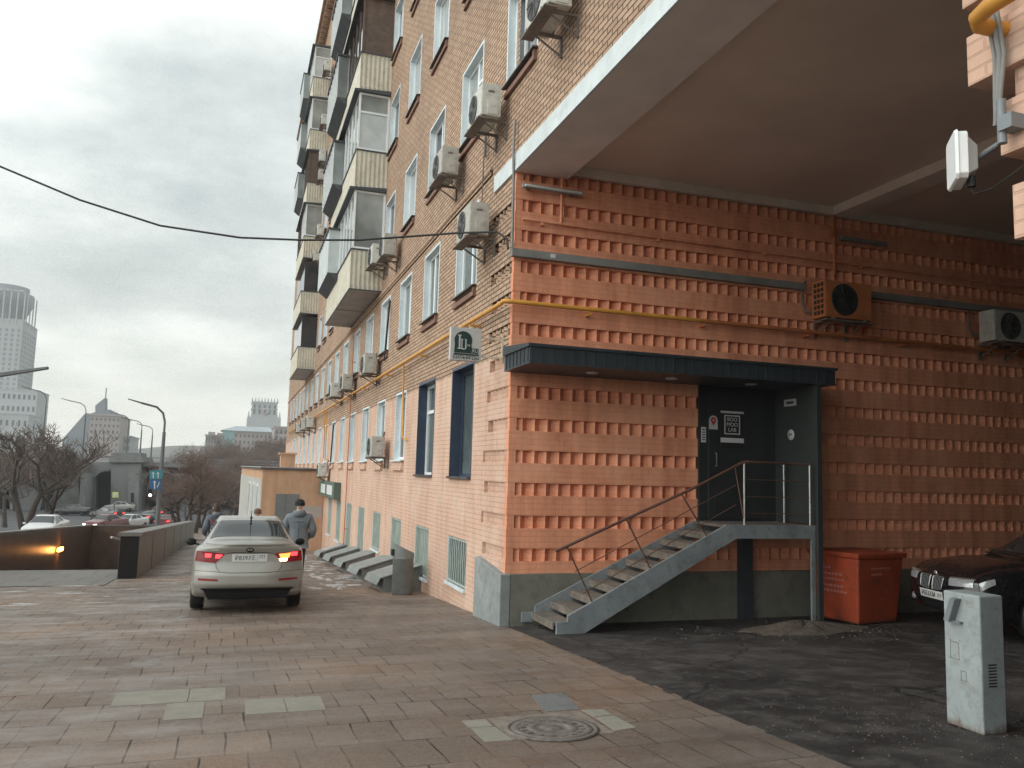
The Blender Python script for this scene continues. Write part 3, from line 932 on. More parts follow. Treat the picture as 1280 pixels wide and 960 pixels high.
def balcony(y0, y1, f, style, xo=2.88, box=None, hh=2.8):
    s = MB()
    s.box(xo, BX, y0, y1, f - 0.16, f)
    sl = s.build('balcony', M['slab'], ROOT, True)
    p = MB()
    corrug(p, (BX, y0 - 0.012), (xo - 0.012, y0 - 0.012), f - 0.13, f + 1.03)
    corrug(p, (xo - 0.012, y0), (xo - 0.012, y1), f - 0.13, f + 1.03)
    p.box(xo - 0.04, xo + 0.03, y0 - 0.03, y1, f + 1.03, f + 1.07, 1)
    p.box(xo + 0.03, BX, y0 - 0.03, y0 + 0.03, f + 1.03, f + 1.07, 1)
    p.box(xo - 0.035, xo - 0.014, y0 - 0.03, y1, f - 0.17, f - 0.13, 1)
    p.box(xo - 0.014, BX, y0 - 0.034, y0 - 0.016, f - 0.17, f - 0.13, 1)
    p.build('parapet', [M['cream'], M['roofsheet']], sl, True)
    za, zb = f + 1.07, f + hh - 0.10
    if style == 'open':
        d = MB()
        d.quad((BX - 0.02, y1, f), (BX - 0.02, y0 + 0.1, f), (BX - 0.02, y0 + 0.1, f + 2.6), (BX - 0.02, y1, f + 2.6))
        d.quad((xo + .12, y0 + .06, f + 1.07), (BX, y0 + .06, f + 1.07), (BX, y0 + .06, f + 2.7), (xo + .12, y0 + .06, f + 2.7))
        d.quad((xo + .12, y1, f + 1.07), (xo + .12, y0 + .06, f + 1.07), (xo + .12, y0 + .06, f + 2.7), (xo + .12, y1, f + 2.7))
        d.build('loggia_glass_shade', M['glassdark'], sl, True)  # dark sheets over open loggias: glass, with the recess shade in the colour
        return
    g = MB()
    t = 0.06
    fm = 0
    for yy in (y0, y1 - t):
        g.box(xo, xo + t, yy, yy + t, za, zb, fm)
    g.box(BX - t, BX, y0, y0 + t, za, zb, fm)
    for z in (za, zb - t):
        g.box(xo + t, BX - t, y0 + 0.001, y0 + t, z, z + t, fm)
        g.box(xo + 0.001, xo + t, y0 + t, y1 - t, z, z + t, fm)
    n = 4
    for i in range(1, n):
        yy = y0 + (y1 - y0) * i / n
        g.box(xo + 0.002, xo + t, yy - t / 2, yy + t / 2, za + t, zb - t, fm)
    if style == 'panel':
        g.box(xo + t, BX - t, y0 + 0.002, y0 + t - 0.002, zb - 0.62, zb - 0.56, fm)
    g.build('glazing_frame', M['brownwood'] if style == 'brown' else M['pvc'], sl, True)
    pn = MB()
    pn.quad((xo + 0.03, y1, za), (xo + 0.03, y0, za), (xo + 0.03, y0, zb), (xo + 0.03, y1, zb), 0)
    zq = zb - 0.6 if style == 'panel' else za
    sm = 1 if style in ('panel', 'brown') else 0
    pn.quad((xo, y0 + 0.03, zq), (BX, y0 + 0.03, zq), (BX, y0 + 0.03, zb), (xo, y0 + 0.03, zb), 0 if style == 'panel' else sm)
    if style == 'panel':
        pn.quad((xo, y0 + 0.03, za), (BX, y0 + 0.03, za), (BX, y0 + 0.03, zq), (xo, y0 + 0.03, zq), 1)
    pn.build('pane', [M['balglass'] if style != 'brown' else M['glassdark'], M['brownwood'] if style == 'brown' else M['greypanel']], sl, True)
    r = MB()
    r.hexa([(xo - 0.16, y0 - 0.10, zb), (BX, y0 - 0.10, zb), (BX, y1, zb), (xo - 0.16, y1, zb),
            (xo - 0.16, y0 - 0.10, zb + 0.06), (BX, y0 - 0.10, zb + 0.13), (BX, y1, zb + 0.13), (xo - 0.16, y1, zb + 0.06)])
    r.build('balcony_roof', M['roofsheet'], sl, True)
    if box:
        b = MB()
        xb = xo - 0.34
        ya, yb2 = y0 + 0.05, y1 - 0.02
        b.hexa([(xo - 0.05, ya, f + 0.82), (xo, ya, f + 0.82), (xo, yb2, f + 0.82), (xo - 0.05, yb2, f + 0.82),
                (xb, ya, f + 1.06), (xo, ya, f + 1.06), (xo, yb2, f + 1.06), (xb, yb2, f + 1.06)], 1)
        b.box(xb, xo, ya, yb2, f + 1.06, f + 2.5, 0)
        b.box(xb - 0.06, xo, ya - 0.06, yb2, f + 2.5, f + 2.56, 1)
        for i in range(0, 8):
            yy = ya + (yb2 - ya - 0.06) * i / 7
            b.box(xb - 0.02, xb - 0.001, yy, yy + 0.06, f + 1.06, f + 2.5, 2)
        b.build('bay_box', [M[box], M['roofsheet'], M['pvc'] if box != 'baygrey' else M['roofsheet']], sl, True)

FL = [6.86, 9.86, 12.88, 15.86, 18.86, 21.86, 24.86]
for i, stl in enumerate(('white', 'panel', 'brown', 'white', 'brown', 'white')):
    s2 = 'white' if stl == 'panel2' else stl
    balcony(23.5, 26.72, FL[i], s2, hh=2.92)
    balcony(26.74, 30.0, FL[i], ('white', 'brown', 'white', 'brown', 'white', 'brown')[i], box=('greypanel', 'balglass', 'balglass', 'balglass', None, None)[i], hh=2.92)
for i, stl in enumerate(('open', 'open', 'white', 'brown', 'white', 'panel')):
    balcony(44.2, 47.0, FL[i], stl, hh=2.92)
    balcony(47.02, 49.9, FL[i], ('open', 'open', 'brown', 'white', 'brown', 'white')[i], box=(None, None, None, 'balglass', 'balglass', 'balglass')[i], hh=2.92)

# ------------------------------------------------------------------ things fixed to the walls
def make_ac(label, loc, rz=0.0, w=0.80, h=0.56, paint='ac', brackets=True):
    """outdoor unit standing off a wall at local x = 0, facing -x"""
    t = thing('air_conditioner', label, 'air conditioner', loc, rz, 'air conditioner units on the walls')
    a, b = -0.16, -0.47
    c = MB()
    c.box(b, a, -w / 2, w / 2, 0.04, 0.04 + h)
    c.box(b - 0.008, b + 0.001, -w / 2 + 0.02, w / 2 - 0.02, 0.06, 0.02 + h)
    c.box(b + 0.09, a - 0.05, -w / 2 - 0.012, -w / 2 + 0.001, 0.06, 0.05 + h * 0.45)
    c.build('case', M[paint], t, bevel=0.012)
    g = MB()
    r = min(h, w) * 0.43
    cz, cyy = 0.04 + h / 2, w * 0.09
    g.lathe([(0.0, -0.030), (r * 0.2, -0.030), (r * 0.22, -0.024), (r * 0.9, -0.018), (r * 0.96, -0.026), (r, -0.022), (r * 1.02, -0.006)], (b, cyy, cz), 'x', 28)
    for q in range(10):
        an = math.pi * 2 * q / 10
        g.tube([(b - 0.026, cyy + math.cos(an) * r * 0.2, cz + math.sin(an) * r * 0.2), (b - 0.030, cyy + math.cos(an) * r * 0.95, cz + math.sin(an) * r * 0.95)], 0.006, 4)
    g.build('fan_grille', M['ink'] if paint == 'orange' else M['acdark'], t)
    sp = MB().box(b + 0.10, b + 0.20, -w / 2 - 0.004, -w / 2 + 0.001, h * 0.80, h * 0.80 + 0.035)
    sp.build('handle_recess', M['bracket'], t)
    if paint == 'orange':
        sg_ = MB()
        for q in range(3):
            for r_ in range(6):
                sg_.box(b + 0.03 + q * 0.085, b + 0.095 + q * 0.085, w / 2 - 0.002, w / 2 + 0.004, 0.09 + r_ * h / 6.6, 0.09 + (r_ + .72) * h / 6.6)
        sg_.build('side_grille', M['ink'], t)
    if brackets:
        for s in (-1, 1):
            k = MB()
            y = s * w * 0.33
            k.box(-0.52, 0, y - 0.02, y + 0.02, 0.0, 0.038)
            k.box(-0.03, 0, y - 0.019, y + 0.019, -0.26, 0.0)
            k.tube([(-0.44, y, 0.005), (-0.015, y, -0.24)], 0.014, 6)
            k.build('bracket', M['bracket'], t)
        tr = MB().box(-0.53, -0.36, -w / 2 - 0.02, w / 2 + 0.02, -0.022, -0.002)
        tr.build('drip_tray', M['bracket'], t)
    hs = MB()
    hs.tube([(a - 0.04, w / 2 - 0.1, 0.16), (-0.06, w / 2 + 0.05, 0.18), (-0.035, w / 2 + 0.10, 0.30), (-0.035, w / 2 + 0.10, 0.62), (-0.02, w / 2 + 0.02, 0.72)], 0.022, 7)
    hs.build('hose', M['bracket'], t)
    return t

FAC_AC = [
    (9.32, 7.30, 'pale air conditioner high above the middle of the white passage band'),
    (12.15, 7.06, 'air conditioner beside the second-floor window nearest the passage, with a bent hose above it'),
    (14.72, 7.02, 'air conditioner between the first two second-floor windows left of the passage'),
    (12.62, 5.28, 'air conditioner showing its round fan, where the black cable meets the building corner'),
    (20.9, 7.02, 'air conditioner on the brick wall just right of the nearest balcony'),
    (22.85, 7.25, 'small air conditioner against the side of the lowest near balcony'),
    (23.3, 4.20, 'air conditioner just above the yellow gas pipe, nearest of the three under the first-floor windows'),
    (28.1, 4.16, 'air conditioner under a first-floor window, middle of the three above the gas pipe'),
    (31.6, 4.20, 'air conditioner under a first-floor window, farthest of the three above the gas pipe'),
    (21.35, 1.83, 'air conditioner in front of a ground-floor window of the pink wall'),
    (34.7, 1.16, 'air conditioner hung just above the dark green sign beside the brick annex'),
    (41.9, 3.50, 'right one of three air conditioners side by side above the annex roof'),
    (45.2, 3.52, 'middle one of three air conditioners side by side above the annex roof'),
    (48.8, 3.52, 'left one of three air conditioners side by side above the annex roof'),
    (43.2, 22.7, 'air conditioner by the topmost far balcony, highest of that column'),
    (43.2, 19.7, 'air conditioner by the far balconies, second from the top'),
    (43.3, 17.7, 'air conditioner by the far balconies, upper of a close pair'),
    (43.1, 16.6, 'air conditioner by the far balconies, lower of a close pair'),
    (42.0, 13.3, 'air conditioner by the far balconies, just above the level of the black cable'),
    (43.3, 12.3, 'lowest air conditioner beside the far balconies'),
]
for y, z, lb in FAC_AC:
    make_ac(lb, (BX, y, z), 0.0, w=rng.choice((0.74, 0.80, 0.84)), h=rng.choice((0.52, 0.56, 0.60)), paint=rng.choice(('ac', 'ac', 'ac2')))
make_ac('orange painted air conditioner on the toothed passage wall right of the canopy', (9.55, D, 4.22), R(90), w=0.96, h=0.62, paint='orange')
make_ac('dusty grey air conditioner deep in the passage above the black car', (13.2, D, 4.12), R(90), w=0.92, h=0.56)

# pipes
p = MB()
p.tube([(3.64, 62, 4.03), (3.64, 11.45, 4.06), (3.62, 11.24, 4.06), (3.75, 11.22, 4.06), (6.9, 11.22, 4.05)], 0.036, 8, 0)
p.tube([(6.9, 11.22, 4.05), (16, 11.22, 4.03)], 0.036, 8, 1)
for y in range(13, 62, 4):
    p.box(3.60, BX + 0.01, y - 0.02, y + 0.02, 3.965, 3.998)
for x in range(5, 16, 2):
    p.box(x - 0.02, x + 0.02, 11.20, D + 0.03, 3.965, 3.998, 1 if x > 5.6 else 0)
for y, zb in ((18.9, 2.25), (35.6, 1.9), (36.4, 1.9)):
    p.tube([(3.64, y, 4.03), (3.66, y, 3.9), (3.70, y, zb + 0.1), (3.72, y - 0.12, zb), (3.80, y - 0.2, zb)], 0.022, 7)
tag(p.build('gas_pipe', [M['gas'], M['orange']]), 'yellow gas pipe along the pink wall, turning orange inside the passage', 'pipe')
p = MB()
p.tube([(3.58, -1.0, 4.07), (3.58, 3.02, 4.03), (3.60, 3.11, 4.02), (3.66, 3.15, 4.01), (3.78, 3.13, 4.0), (4.4, 3.10, 4.0)], 0.046, 12)
p.box(3.53, 3.85, 1.4, 1.44, 3.98, 4.03)
tag(p.build('gas_pipe', M['gas']), 'thick yellow gas pipe bending round the near pier at top right', 'pipe')
p = MB()
p.tube([(3.70, 28.35, 6.4), (3.70, 28.35, -1.5)], 0.018, 6)
for z in (-0.5, 1.5, 3.3, 5.2):
    p.box(3.68, BX + 0.01, 28.32, 28.38, z, z + 0.03)
tag(p.build('service_pipe', M['orange']), 'thin rust coloured pipe running down the pink front to the ground', 'pipe')
p = MB()
p.tube([(3.9, 11.31, 5.36), (9.5, 11.31, 5.34), (15.5, 11.31, 5.33)], 0.022, 7)
p.tube([(4.53, 11.32, 5.36), (4.53, 11.32, 6.17)], 0.022, 7)
for x in range(4, 16, 2):
    p.box(x + 0.2, x + 0.23, 11.29, D + 0.03, 5.30, 5.338)
tag(p.build('service_pipe', M['pass']), 'orange painted pipe along the passage wall under the ceiling', 'pipe')
p = MB()
p.tube([(9.62, 11.31, 5.1), (9.62, 11.31, 6.17)], 0.025, 7)
p.box(9.57, 9.67, 11.26, D + 0.02, 5.78, 5.90)
tag(p.build('service_pipe', M['orange']), 'short upright pipe on the passage wall below the second ceiling beam', 'pipe')
p = MB()
p.box(3.74, 8.98, 11.27, D + 0.005, 4.77, 4.885)
p.box(10.25, 15.5, 11.27, D + 0.005, 4.77, 4.885)
p.box(4.35, 4.43, 11.262, 11.269, 4.80, 4.86, 1)
tag(p.build('cable_trunking', [M['conduit'], M['paper']]), 'grey cable trunking running along the orange passage wall', 'cable trunking')
for x0, x1, y, z, lb in ((3.86, 4.84, 11.24, 5.82, 'grey tube light fixture at the outer corner of the passage wall'),
                         (9.7, 10.7, 11.24, 5.72, 'dark tube light fixture on the passage wall below the second beam')):
    t = thing('tube_light', lb, 'light fixture', (x0, y, z))
    MB().box(0, x1 - x0, -0.02, 0.03, 0.0, 0.07).build('housing', M['conduit'], t, bevel=0.008)
    q = MB()
    q.tube([(0.03, -0.035, 0.03), (x1 - x0 - 0.03, -0.035, 0.03)], 0.022, 8)
    q.build('tube', M['paper'] if x0 < 5 else M['conduit'], t)
    MB().box(0.1, 0.16, 0.03, 0.132, 0.02, 0.05).box(x1 - x0 - 0.16, x1 - x0 - 0.1, 0.03, 0.132, 0.02, 0.05).build('bracket', M['bracket'], t)
# overhead cable, sagging away over the street
cb = MB()
pts = [at(635, 311, 11.32), at(634, 299, 11.55), at(622, 290, 11.8), at(575, 291, 12.2), at(520, 295, 12.6), at(450, 300, 13.0), at(375, 300, 13.4), at(300, 297, 13.8),
       at(200, 282, 14.3), at(100, 250, 14.8), at(0, 208, 15.3), at(-110, 150, 15.8), at(-260, 52, 16.4)]
cb.tube(pts, 0.017, 6)
tag(cb.build('overhead_cable', M['black']), 'black cable sagging across the sky to the corner of the building', 'cable')
cb = MB()
cb.tube([(3.74, 11.33, 6.9), (3.73, 11.33, 6.35), (3.75, 11.345, 6.05), (3.76, 11.345, 5.0), (3.76, 11.345, 4.88)], 0.022, 6)
tag(cb.build('corner_cable', M['conduit']), 'grey cable running down the building corner beside the white band', 'cable')
for y0, z0, pts in ((12.9, 6.9, ((0, 0.0), (0.02, 0.9), (-0.12, 1.05), (-0.35, 1.0), (-0.42, 0.7))),):
    cb = MB()
    cb.tube([(3.74, y0 + a, z0 + b) for a, b in pts], 0.025, 6)
    cb.tube([(3.74, y0 + 0.1, z0 - 1.2), (3.74, y0 + 0.05, z0 + 0.9)], 0.010, 5)
    tag(cb.build('refrigerant_hose', M['bracket']), 'looped brown hose climbing the brick above the corner air conditioner', 'hose')
for y0, zt, zb, lb in ((22.0, 6.1, 4.5, 'slanting black cable between first-floor windows right of the lower balcony'), (33.9, 3.3, 1.6, 'slanting black cable on the far pink wall near the annex')):
    cb = MB()
    cb.tube([(3.74, y0 - 0.35, zt), (3.74, y0 - 0.1, (zt + zb) / 2), (3.74, y0 + 0.1, zb)], 0.028, 6)
    tag(cb.build('wall_cable', M['black']), lb, 'cable')

# round-topped billiard sign on a bracket beside the corner
sg = thing('hanging_sign', 'square grey projecting sign with a dark green dome and the letters Lu', 'sign', (3.45, 11.75, 3.2))
q = MB()
q.box(2.96, 3.44, 11.72, 11.82, 3.20, 3.70)
q.build('sign_box', M['signgrey'], sg, True, bevel=0.006)
q = MB()
arc = [(3.018, 3.315), (3.29, 3.315)]
cx, cz, rr = 3.155, 3.505, 0.138
for i in range(25):
    a = -0.35 + (math.pi + 0.7) * i / 24
    arc.append((cx + rr * math.cos(a), cz + rr * math.sin(a)))
q.prism(arc, lambda u, v, t: (u, 11.719 - 0.006 * t, v))
q.box(3.27, 3.395, 11.714, 11.7195, 3.315, 3.395, 0)
q.build('green_dome', M['signgreen'], sg, True)
fm = lambda x, z, y=11.710: frame((1, 0, 0), (0, 0, 1), (x, y, z))
q = MB()
# serif L and u drawn as strokes
q.box(3.085, 3.11, 11.709, 11.713, 3.385, 3.58)
q.box(3.070, 3.125, 11.708, 11.7125, 3.572, 3.586)
q.box(3.068, 3.16, 11.708, 11.7125, 3.372, 3.388)
q.box(3.125, 3.141, 11.709, 11.713, 3.395, 3.52)
q.box(3.185, 3.204, 11.709, 11.713, 3.39, 3.52)
q.box(3.115, 3.15, 11.708, 11.7125, 3.514, 3.524)
q.box(3.175, 3.21, 11.708, 11.7125, 3.514, 3.524)
u = [(3.133 + 0.031 * (1 - math.cos(math.pi * i / 10)), 11.711, 3.398 - 0.030 * math.sin(math.pi * i / 10)) for i in range(11)]
q.tube(u, 0.008, 6)
q.build('letter', M['signgrey'], sg, True)
text('letter', 'za', 0.062, fm(3.238, 3.44), M['signgrey'], sg)
text('letter', '.RU', 0.075, fm(3.335, 3.353), M['signgrey'], sg)
MB().box(3.012, 3.40, 11.712, 11.7192, 3.286, 3.304).build('rule', M['signgreen'], sg, True)
text('letter', 'БИЛЬЯРДЫ', 0.078, fm(3.205, 3.246, 11.717), M['ink'], sg, sx=0.92)
q = MB()
q.box(3.44, 3.80, 11.75, 11.775, 3.56, 3.585)
q.box(3.44, 3.80, 11.75, 11.775, 3.27, 3.295)
q.box(3.775, 3.802, 11.745, 11.78, 3.22, 3.64)
q.build('bracket', M['cream'], sg, True)

# dark green double light box on the far pink wall
sg = thing('wall_sign', 'dark green sign box with two blank white panels by the annex', 'sign', (3.7, 33.6, 0.45))
MB().box(3.55, 3.79, 30.6, 36.2, 0.42, 1.02).build('sign_box', M['green'], sg, True)
MB().box(3.54, 3.549, 31.2, 33.0, 0.54, 0.90).box(3.54, 3.549, 33.6, 35.2, 0.54, 0.90).build('panel', M['paper'], sg, True)

# flat antenna panel and clamp on the near pier
an = thing('panel_antenna', 'white flat panel antenna on a clamp at the near pier', 'antenna', (3.78, 3.45, 3.2))
ac_, an_, at_ = Vector((3.80, 3.40, 3.365)), Vector((-0.80, 0.60, 0.06)).normalized(), Vector((0.60, 0.80, 0)).normalized()
def an_pt(u, v, d):
    return ac_ + at_ * u + Vector((0, 0, 1)) * v + an_ * d
octo = [(-0.11, -0.145), (0.11, -0.145), (0.135, -0.12), (0.135, 0.12), (0.11, 0.145), (-0.11, 0.145), (-0.135, 0.12), (-0.135, -0.12)]
q = MB()
q.prism(octo, lambda u, v, t: an_pt(u * (1 - .06 * t), v * (1 - .05 * t), 0.052 + 0.018 * t))
q.prism(octo, lambda u, v, t: an_pt(u * .93, v * .93, 0.004 + 0.047 * t))
q.build('panel', M['pvc'], an, True, bevel=0.004)
q = MB()
q.prism([(-0.10, -0.11), (0.10, -0.11), (0.10, 0.11), (-0.10, 0.11)], lambda u, v, t: an_pt(u * (.62 + .38 * t), v * (.62 + .38 * t), -0.055 + 0.058 * t))
q.build('housing', M['signgrey'], an, True, bevel=0.006)
q = MB()
q.tube([(3.835, 3.37, 3.36), (3.85, 3.24, 3.40), (3.86, 3.08, 3.44)], 0.016, 8)
q.box(3.70, 3.92, 3.02, 3.10, 3.40, 3.48)
q.tube([(3.73, 3.10, 3.34), (3.73, 3.10, 3.58)], 0.024, 10)
q.build('clamp', M['graymetal'], an, True)
q = MB()
q.tube([(3.80, 3.36, 3.26), (3.80, 3.36, 3.20)], 0.022, 8)
q.tube([(3.80, 3.36, 3.20), (3.79, 3.34, 3.15), (3.76, 3.20, 3.13), (3.78, 3.02, 3.20)], 0.004, 5)
q.build('connector', M['black'], an, True)
cb = MB()
for dx, r in ((0.0, 0.014), (0.03, 0.018), (0.055, 0.012)):
    cb.tube([(3.74, 3.14 - dx, 4.5), (3.70, 3.14 - dx, 4.1), (3.76, 3.15 - dx, 3.85), (3.74, 3.14 - dx * 0.5, 3.6), (3.75, 3.15, 3.46)], r, 7)
tag(cb.build('wall_cable', M['conduit']), 'bundle of grey cables hanging down the near pier to the antenna', 'cable')

# ------------------------------------------------------------------ the side entrance
ca = thing('entrance_canopy', 'long dark grey sheet-metal canopy over the stair and door', 'canopy', (6.2, 10.8, 3.1))
q = MB()
x0, x1, ya, yb = 3.70, 8.72, 10.27, D - 0.002
q.box(x0, x1, ya, yb, 3.05, 3.26)
q.box(x0 - 0.03, x1 + 0.03, ya - 0.03, yb, 3.26, 3.285)
q.hexa([(x0 - 0.03, ya - 0.03, 3.286), (x1 + 0.03, ya - 0.03, 3.286), (x1 + 0.03, yb, 3.286), (x0 - 0.03, yb, 3.286),
        (x0 - 0.03, ya - 0.03, 3.30), (x1 + 0.03, ya - 0.03, 3.30), (x1 + 0.03, yb, 3.40), (x0 - 0.03, yb, 3.40)])
x = x0 + 0.02
while x < x1 - 0.1:
    q.box(x, x + 0.012, ya - 0.012, ya + 0.001, 3.05, 3.258)
    x += 0.155
y = ya + 0.06
while y < yb - 0.1:
    q.box(x0 - 0.012, x0 + 0.001, y, y + 0.012, 3.05, 3.258)
    y += 0.155
q.box(x0 - 0.005, x1 + 0.005, ya - 0.015, yb, 3.03, 3.0495)
q.build('roof', M['charcoal'], ca, True)
for x in (4.85, 6.15, 7.55):
    q = MB()
    q.lathe([(0.0, 0.0), (0.075, 0.0), (0.09, 0.008), (0.09, 0.02)], (x, 10.78, 3.012), 'z', 20)
    q.build('downlight', M['signgrey'], ca, True)

dr = thing('entrance_door', 'black steel entrance door at the top of the stair under the canopy', 'door', (7.65, D, 0.9))
MB().box(6.97, 8.394, D - 0.05, D + 0.03, 0.86, 3.03).build('frame', M['door'], dr, True)
q = MB()
q.box(7.12, 8.18, D - 0.085, D - 0.051, 0.93, 2.92)
q.box(7.22, 8.08, D - 0.092, D - 0.0845, 1.02, 1.35)
q.build('leaf', M['door'], dr, True, bevel=0.006)
q = MB()
q.tube([(7.23, D - 0.10, 1.75), (7.23, D - 0.14, 1.75), (7.23, D - 0.14, 1.95), (7.23, D - 0.10, 1.95)], 0.010, 6)
q.build('handle', M['graymetal'], dr, True)
sp = thing('side_screen', 'dark grey sheet screen closing the right side of the landing', 'screen', (8.41, 10.8, 0.0))
MB().box(8.395, 8.43, 10.32, D - 0.003, 0.90, 3.029).build('sheet', M['panelgrey'], sp, True)
MB().box(8.37, 8.45, 10.265, 10.318, gz(10.3), 3.029).build('post', M['panelgrey'], sp, True)
MB().box(7.62, 7.80, 11.10, 11.26, -0.75, 0.70).build('post', M['charcoal'], sp, True)

def plate_y(name, lab, cat, x0, x1, z0, z1, y, mat, group=None):
    return tag(MB().box(x0, x1, y - 0.006, y, z0, z1).build(name, mat), lab, cat, group)
dy = D - 0.0865
tq = thing('door_poster', 'black poster reading BOO MOO LAB in a white square frame on the door', 'poster', (7.5, dy, 2.3))
MB().box(7.33, 7.76, dy - 0.006, dy, 2.05, 2.60).build('sheet', M['ink'], tq, True)
q = MB()
for a in ((7.40, 7.69, 2.262, 2.28), (7.40, 7.69, 2.552, 2.57), (7.40, 7.418, 2.28, 2.552), (7.672, 7.69, 2.28, 2.552)):
    q.box(a[0], a[1], dy - 0.010, dy - 0.0065, a[2], a[3])
q.box(7.33, 7.76, dy - 0.010, dy - 0.0065, 2.13, 2.205)
q.box(7.33, 7.76, dy - 0.010, dy - 0.0065, 2.60, 2.635)
q.build('white_print', M['paper'], tq, True)
for i, w in enumerate(('BOO', 'MOO', 'LAB')):
    text('letter', w, 0.088, frame((1, 0, 0), (0, 0, 1), (7.545, dy - 0.008, 2.50 - i * 0.083)), M['paper'], tq)
t = thing('door_sticker', 'small sticker with a red map pin beside the door poster', 'sticker', (7.2, dy, 2.4))
q = MB()
q.prism([(7.12, 2.33), (7.28, 2.33), (7.28, 2.47)] + [(7.20 + 0.08 * math.cos(a * math.pi / 8), 2.47 + 0.08 * math.sin(a * math.pi / 8)) for a in range(1, 8)] + [(7.12, 2.47)],
        lambda u, v, k: (u, dy - 0.004 * k, v))
q.build('sheet', M['signgrey'], t, True)
q = MB()
q.lathe([(0.018, 0), (0.05, 0), (0.05, -0.003)], (7.20, dy - 0.0045, 2.475), 'y', 16)
q.prism([(7.165, 2.44), (7.20, 2.385), (7.235, 2.44)], lambda u, v, k: (u, dy - 0.0045 - 0.003 * k, v))
q.build('pin', M['redpin'], t, True)
t = thing('door_sticker', 'narrow white notice with dark lines at the left edge of the door frame', 'sticker', (7.03, D, 2.3))
MB().box(7.0, 7.085, D - 0.056, D - 0.0505, 2.12, 2.36).build('sheet', M['paper'], t, True)
q = MB()
for i in range(5):
    q.box(7.015, 7.07, D - 0.059, D - 0.0565, 2.15 + i * 0.04, 2.168 + i * 0.04)
q.build('print', M['ink'], t, True)
xs = 8.394
t = thing('screen_sticker', 'small white rectangular sticker high on the dark side screen', 'sticker', (xs, 11.0, 2.8))
MB().box(xs - 0.004, xs, 10.78, 11.08, 2.74, 2.85).build('sheet', M['signgrey'], t, True)
MB().box(xs - 0.006, xs - 0.0045, 10.84, 11.02, 2.775, 2.815).build('print', M['ink'], t, True)
t = thing('screen_sticker', 'round white sticker in the middle of the dark side screen', 'sticker', (xs, 10.95, 2.2))
q = MB()
q.lathe([(0.0, -0.004), (0.085, -0.004), (0.085, 0)], (xs, 10.92, 2.28), 'x', 20)
q.build('sheet', M['paper'], t, True)
q = MB()
q.tube([(xs - 0.006, 10.96, 2.26), (xs - 0.006, 10.94, 2.30), (xs - 0.006, 10.92, 2.27), (xs - 0.006, 10.90, 2.30), (xs - 0.006, 10.88, 2.26)], 0.007, 5)
q.build('print', M['ink'], t, True)

# steel stair: stringers, treads, landing, handrail
sr = thing('metal_staircase', 'grey steel stair with open treads and a thin brown handrail leading to the door', 'staircase', (5.5, 10.8, gz(10.8)))
N_T = 9
xa, za, xb_, zb_ = 4.25, -0.50, 6.86, 0.86
def stringer(y0, y1):
    q = MB()
    pl = [(4.20, -0.57), (4.60, -0.57), (6.98, 0.69), (8.37, 0.69), (8.37, 0.89), (6.82, 0.89), (4.36, -0.33), (4.36, -0.41), (4.20, -0.41)]
    q.prism(pl, lambda u, v, t: (u, y0 + (y1 - y0) * t, v))
    return q
stringer(10.33, 10.375).build('stringer', M['stair'], sr, True, bevel=0.004)
q = MB()
pl = [(4.02, -0.56), (4.50, -0.56), (6.98, 0.69), (8.37, 0.69), (8.37, 0.89), (6.82, 0.89), (4.22, -0.33), (4.22, -0.42), (4.02, -0.42)]
q.prism(pl, lambda u, v, t: (u, 11.215 + 0.04 * t, v))
q.build('stringer', M['stair'], sr, True, bevel=0.004)
for i in range(N_T):
    x = 4.16 + i * 0.295
    z = -0.455 + i * 0.1485
    q = MB()
    q.box(x, x + 0.33, 10.376, 11.2145, z, z + 0.035)
    q.box(x, x + 0.02, 10.377, 11.2135, z - 0.06, z)
    q.build('tread', M['tread'], sr, True, bevel=0.006)
q = MB()
q.box(6.83, 8.368, 10.376, 11.2145, 0.845, 0.885)
q.build('landing', M['tread'], sr, True)
q = MB()
q.box(8.30, 8.366, 10.335, 10.372, gz(10.3), 0.688)
q.build('leg', M['stair'], sr, True)
q = MB()
hr = [(4.17, 10.35, 0.52), (5.0, 10.35, 0.87), (6.36, 10.35, 1.44), (7.08, 10.35, 1.79), (7.2, 10.35, 1.81), (8.30, 10.35, 1.80)]
q.tube(hr[:4] + [hr[4]], 0.021, 8)
q.tube([hr[4], hr[5]], 0.016, 8)
q.build('handrail', M['rail'], sr, True)
q = MB()
for d in (0.33, 0.62):
    q.tube([(4.32 + d * 0.42, 10.35, 0.58 - d), (6.99, 10.35, 1.79 - d * 0.98)], 0.007, 5)
for d in (0.25, 0.50, 0.74):
    q.tube([(7.13, 10.35, 1.80 - d), (8.30, 10.35, 1.80 - d)], 0.007, 5)
q.build('rail_bar', M['rail'], sr, True)
for x0, z0, x1, z1 in ((4.33, 0.585, 4.72, -0.16), (5.21, 0.965, 5.60, 0.27), (6.08, 1.325, 6.50, 0.72), (6.97, 1.74, 7.14, 0.89)):
    q = MB()
    q.tube([(x0, 10.35, z0), (x1, 10.35, z1)], 0.012, 7)
    q.build('baluster', M['rail'], sr, True)
for x, y in ((7.13, 10.35), (8.29, 10.35), (8.30, 10.98)):
    q = MB()
    q.tube([(x, y, 0.88), (x, y, 1.80)], 0.018, 8)
    q.build('post', M['chrome'], sr, True)

# ------------------------------------------------------------------ things standing on the ground
def pv(x, y, dz=0.0):
    return (x, y, gz(y) + dz)

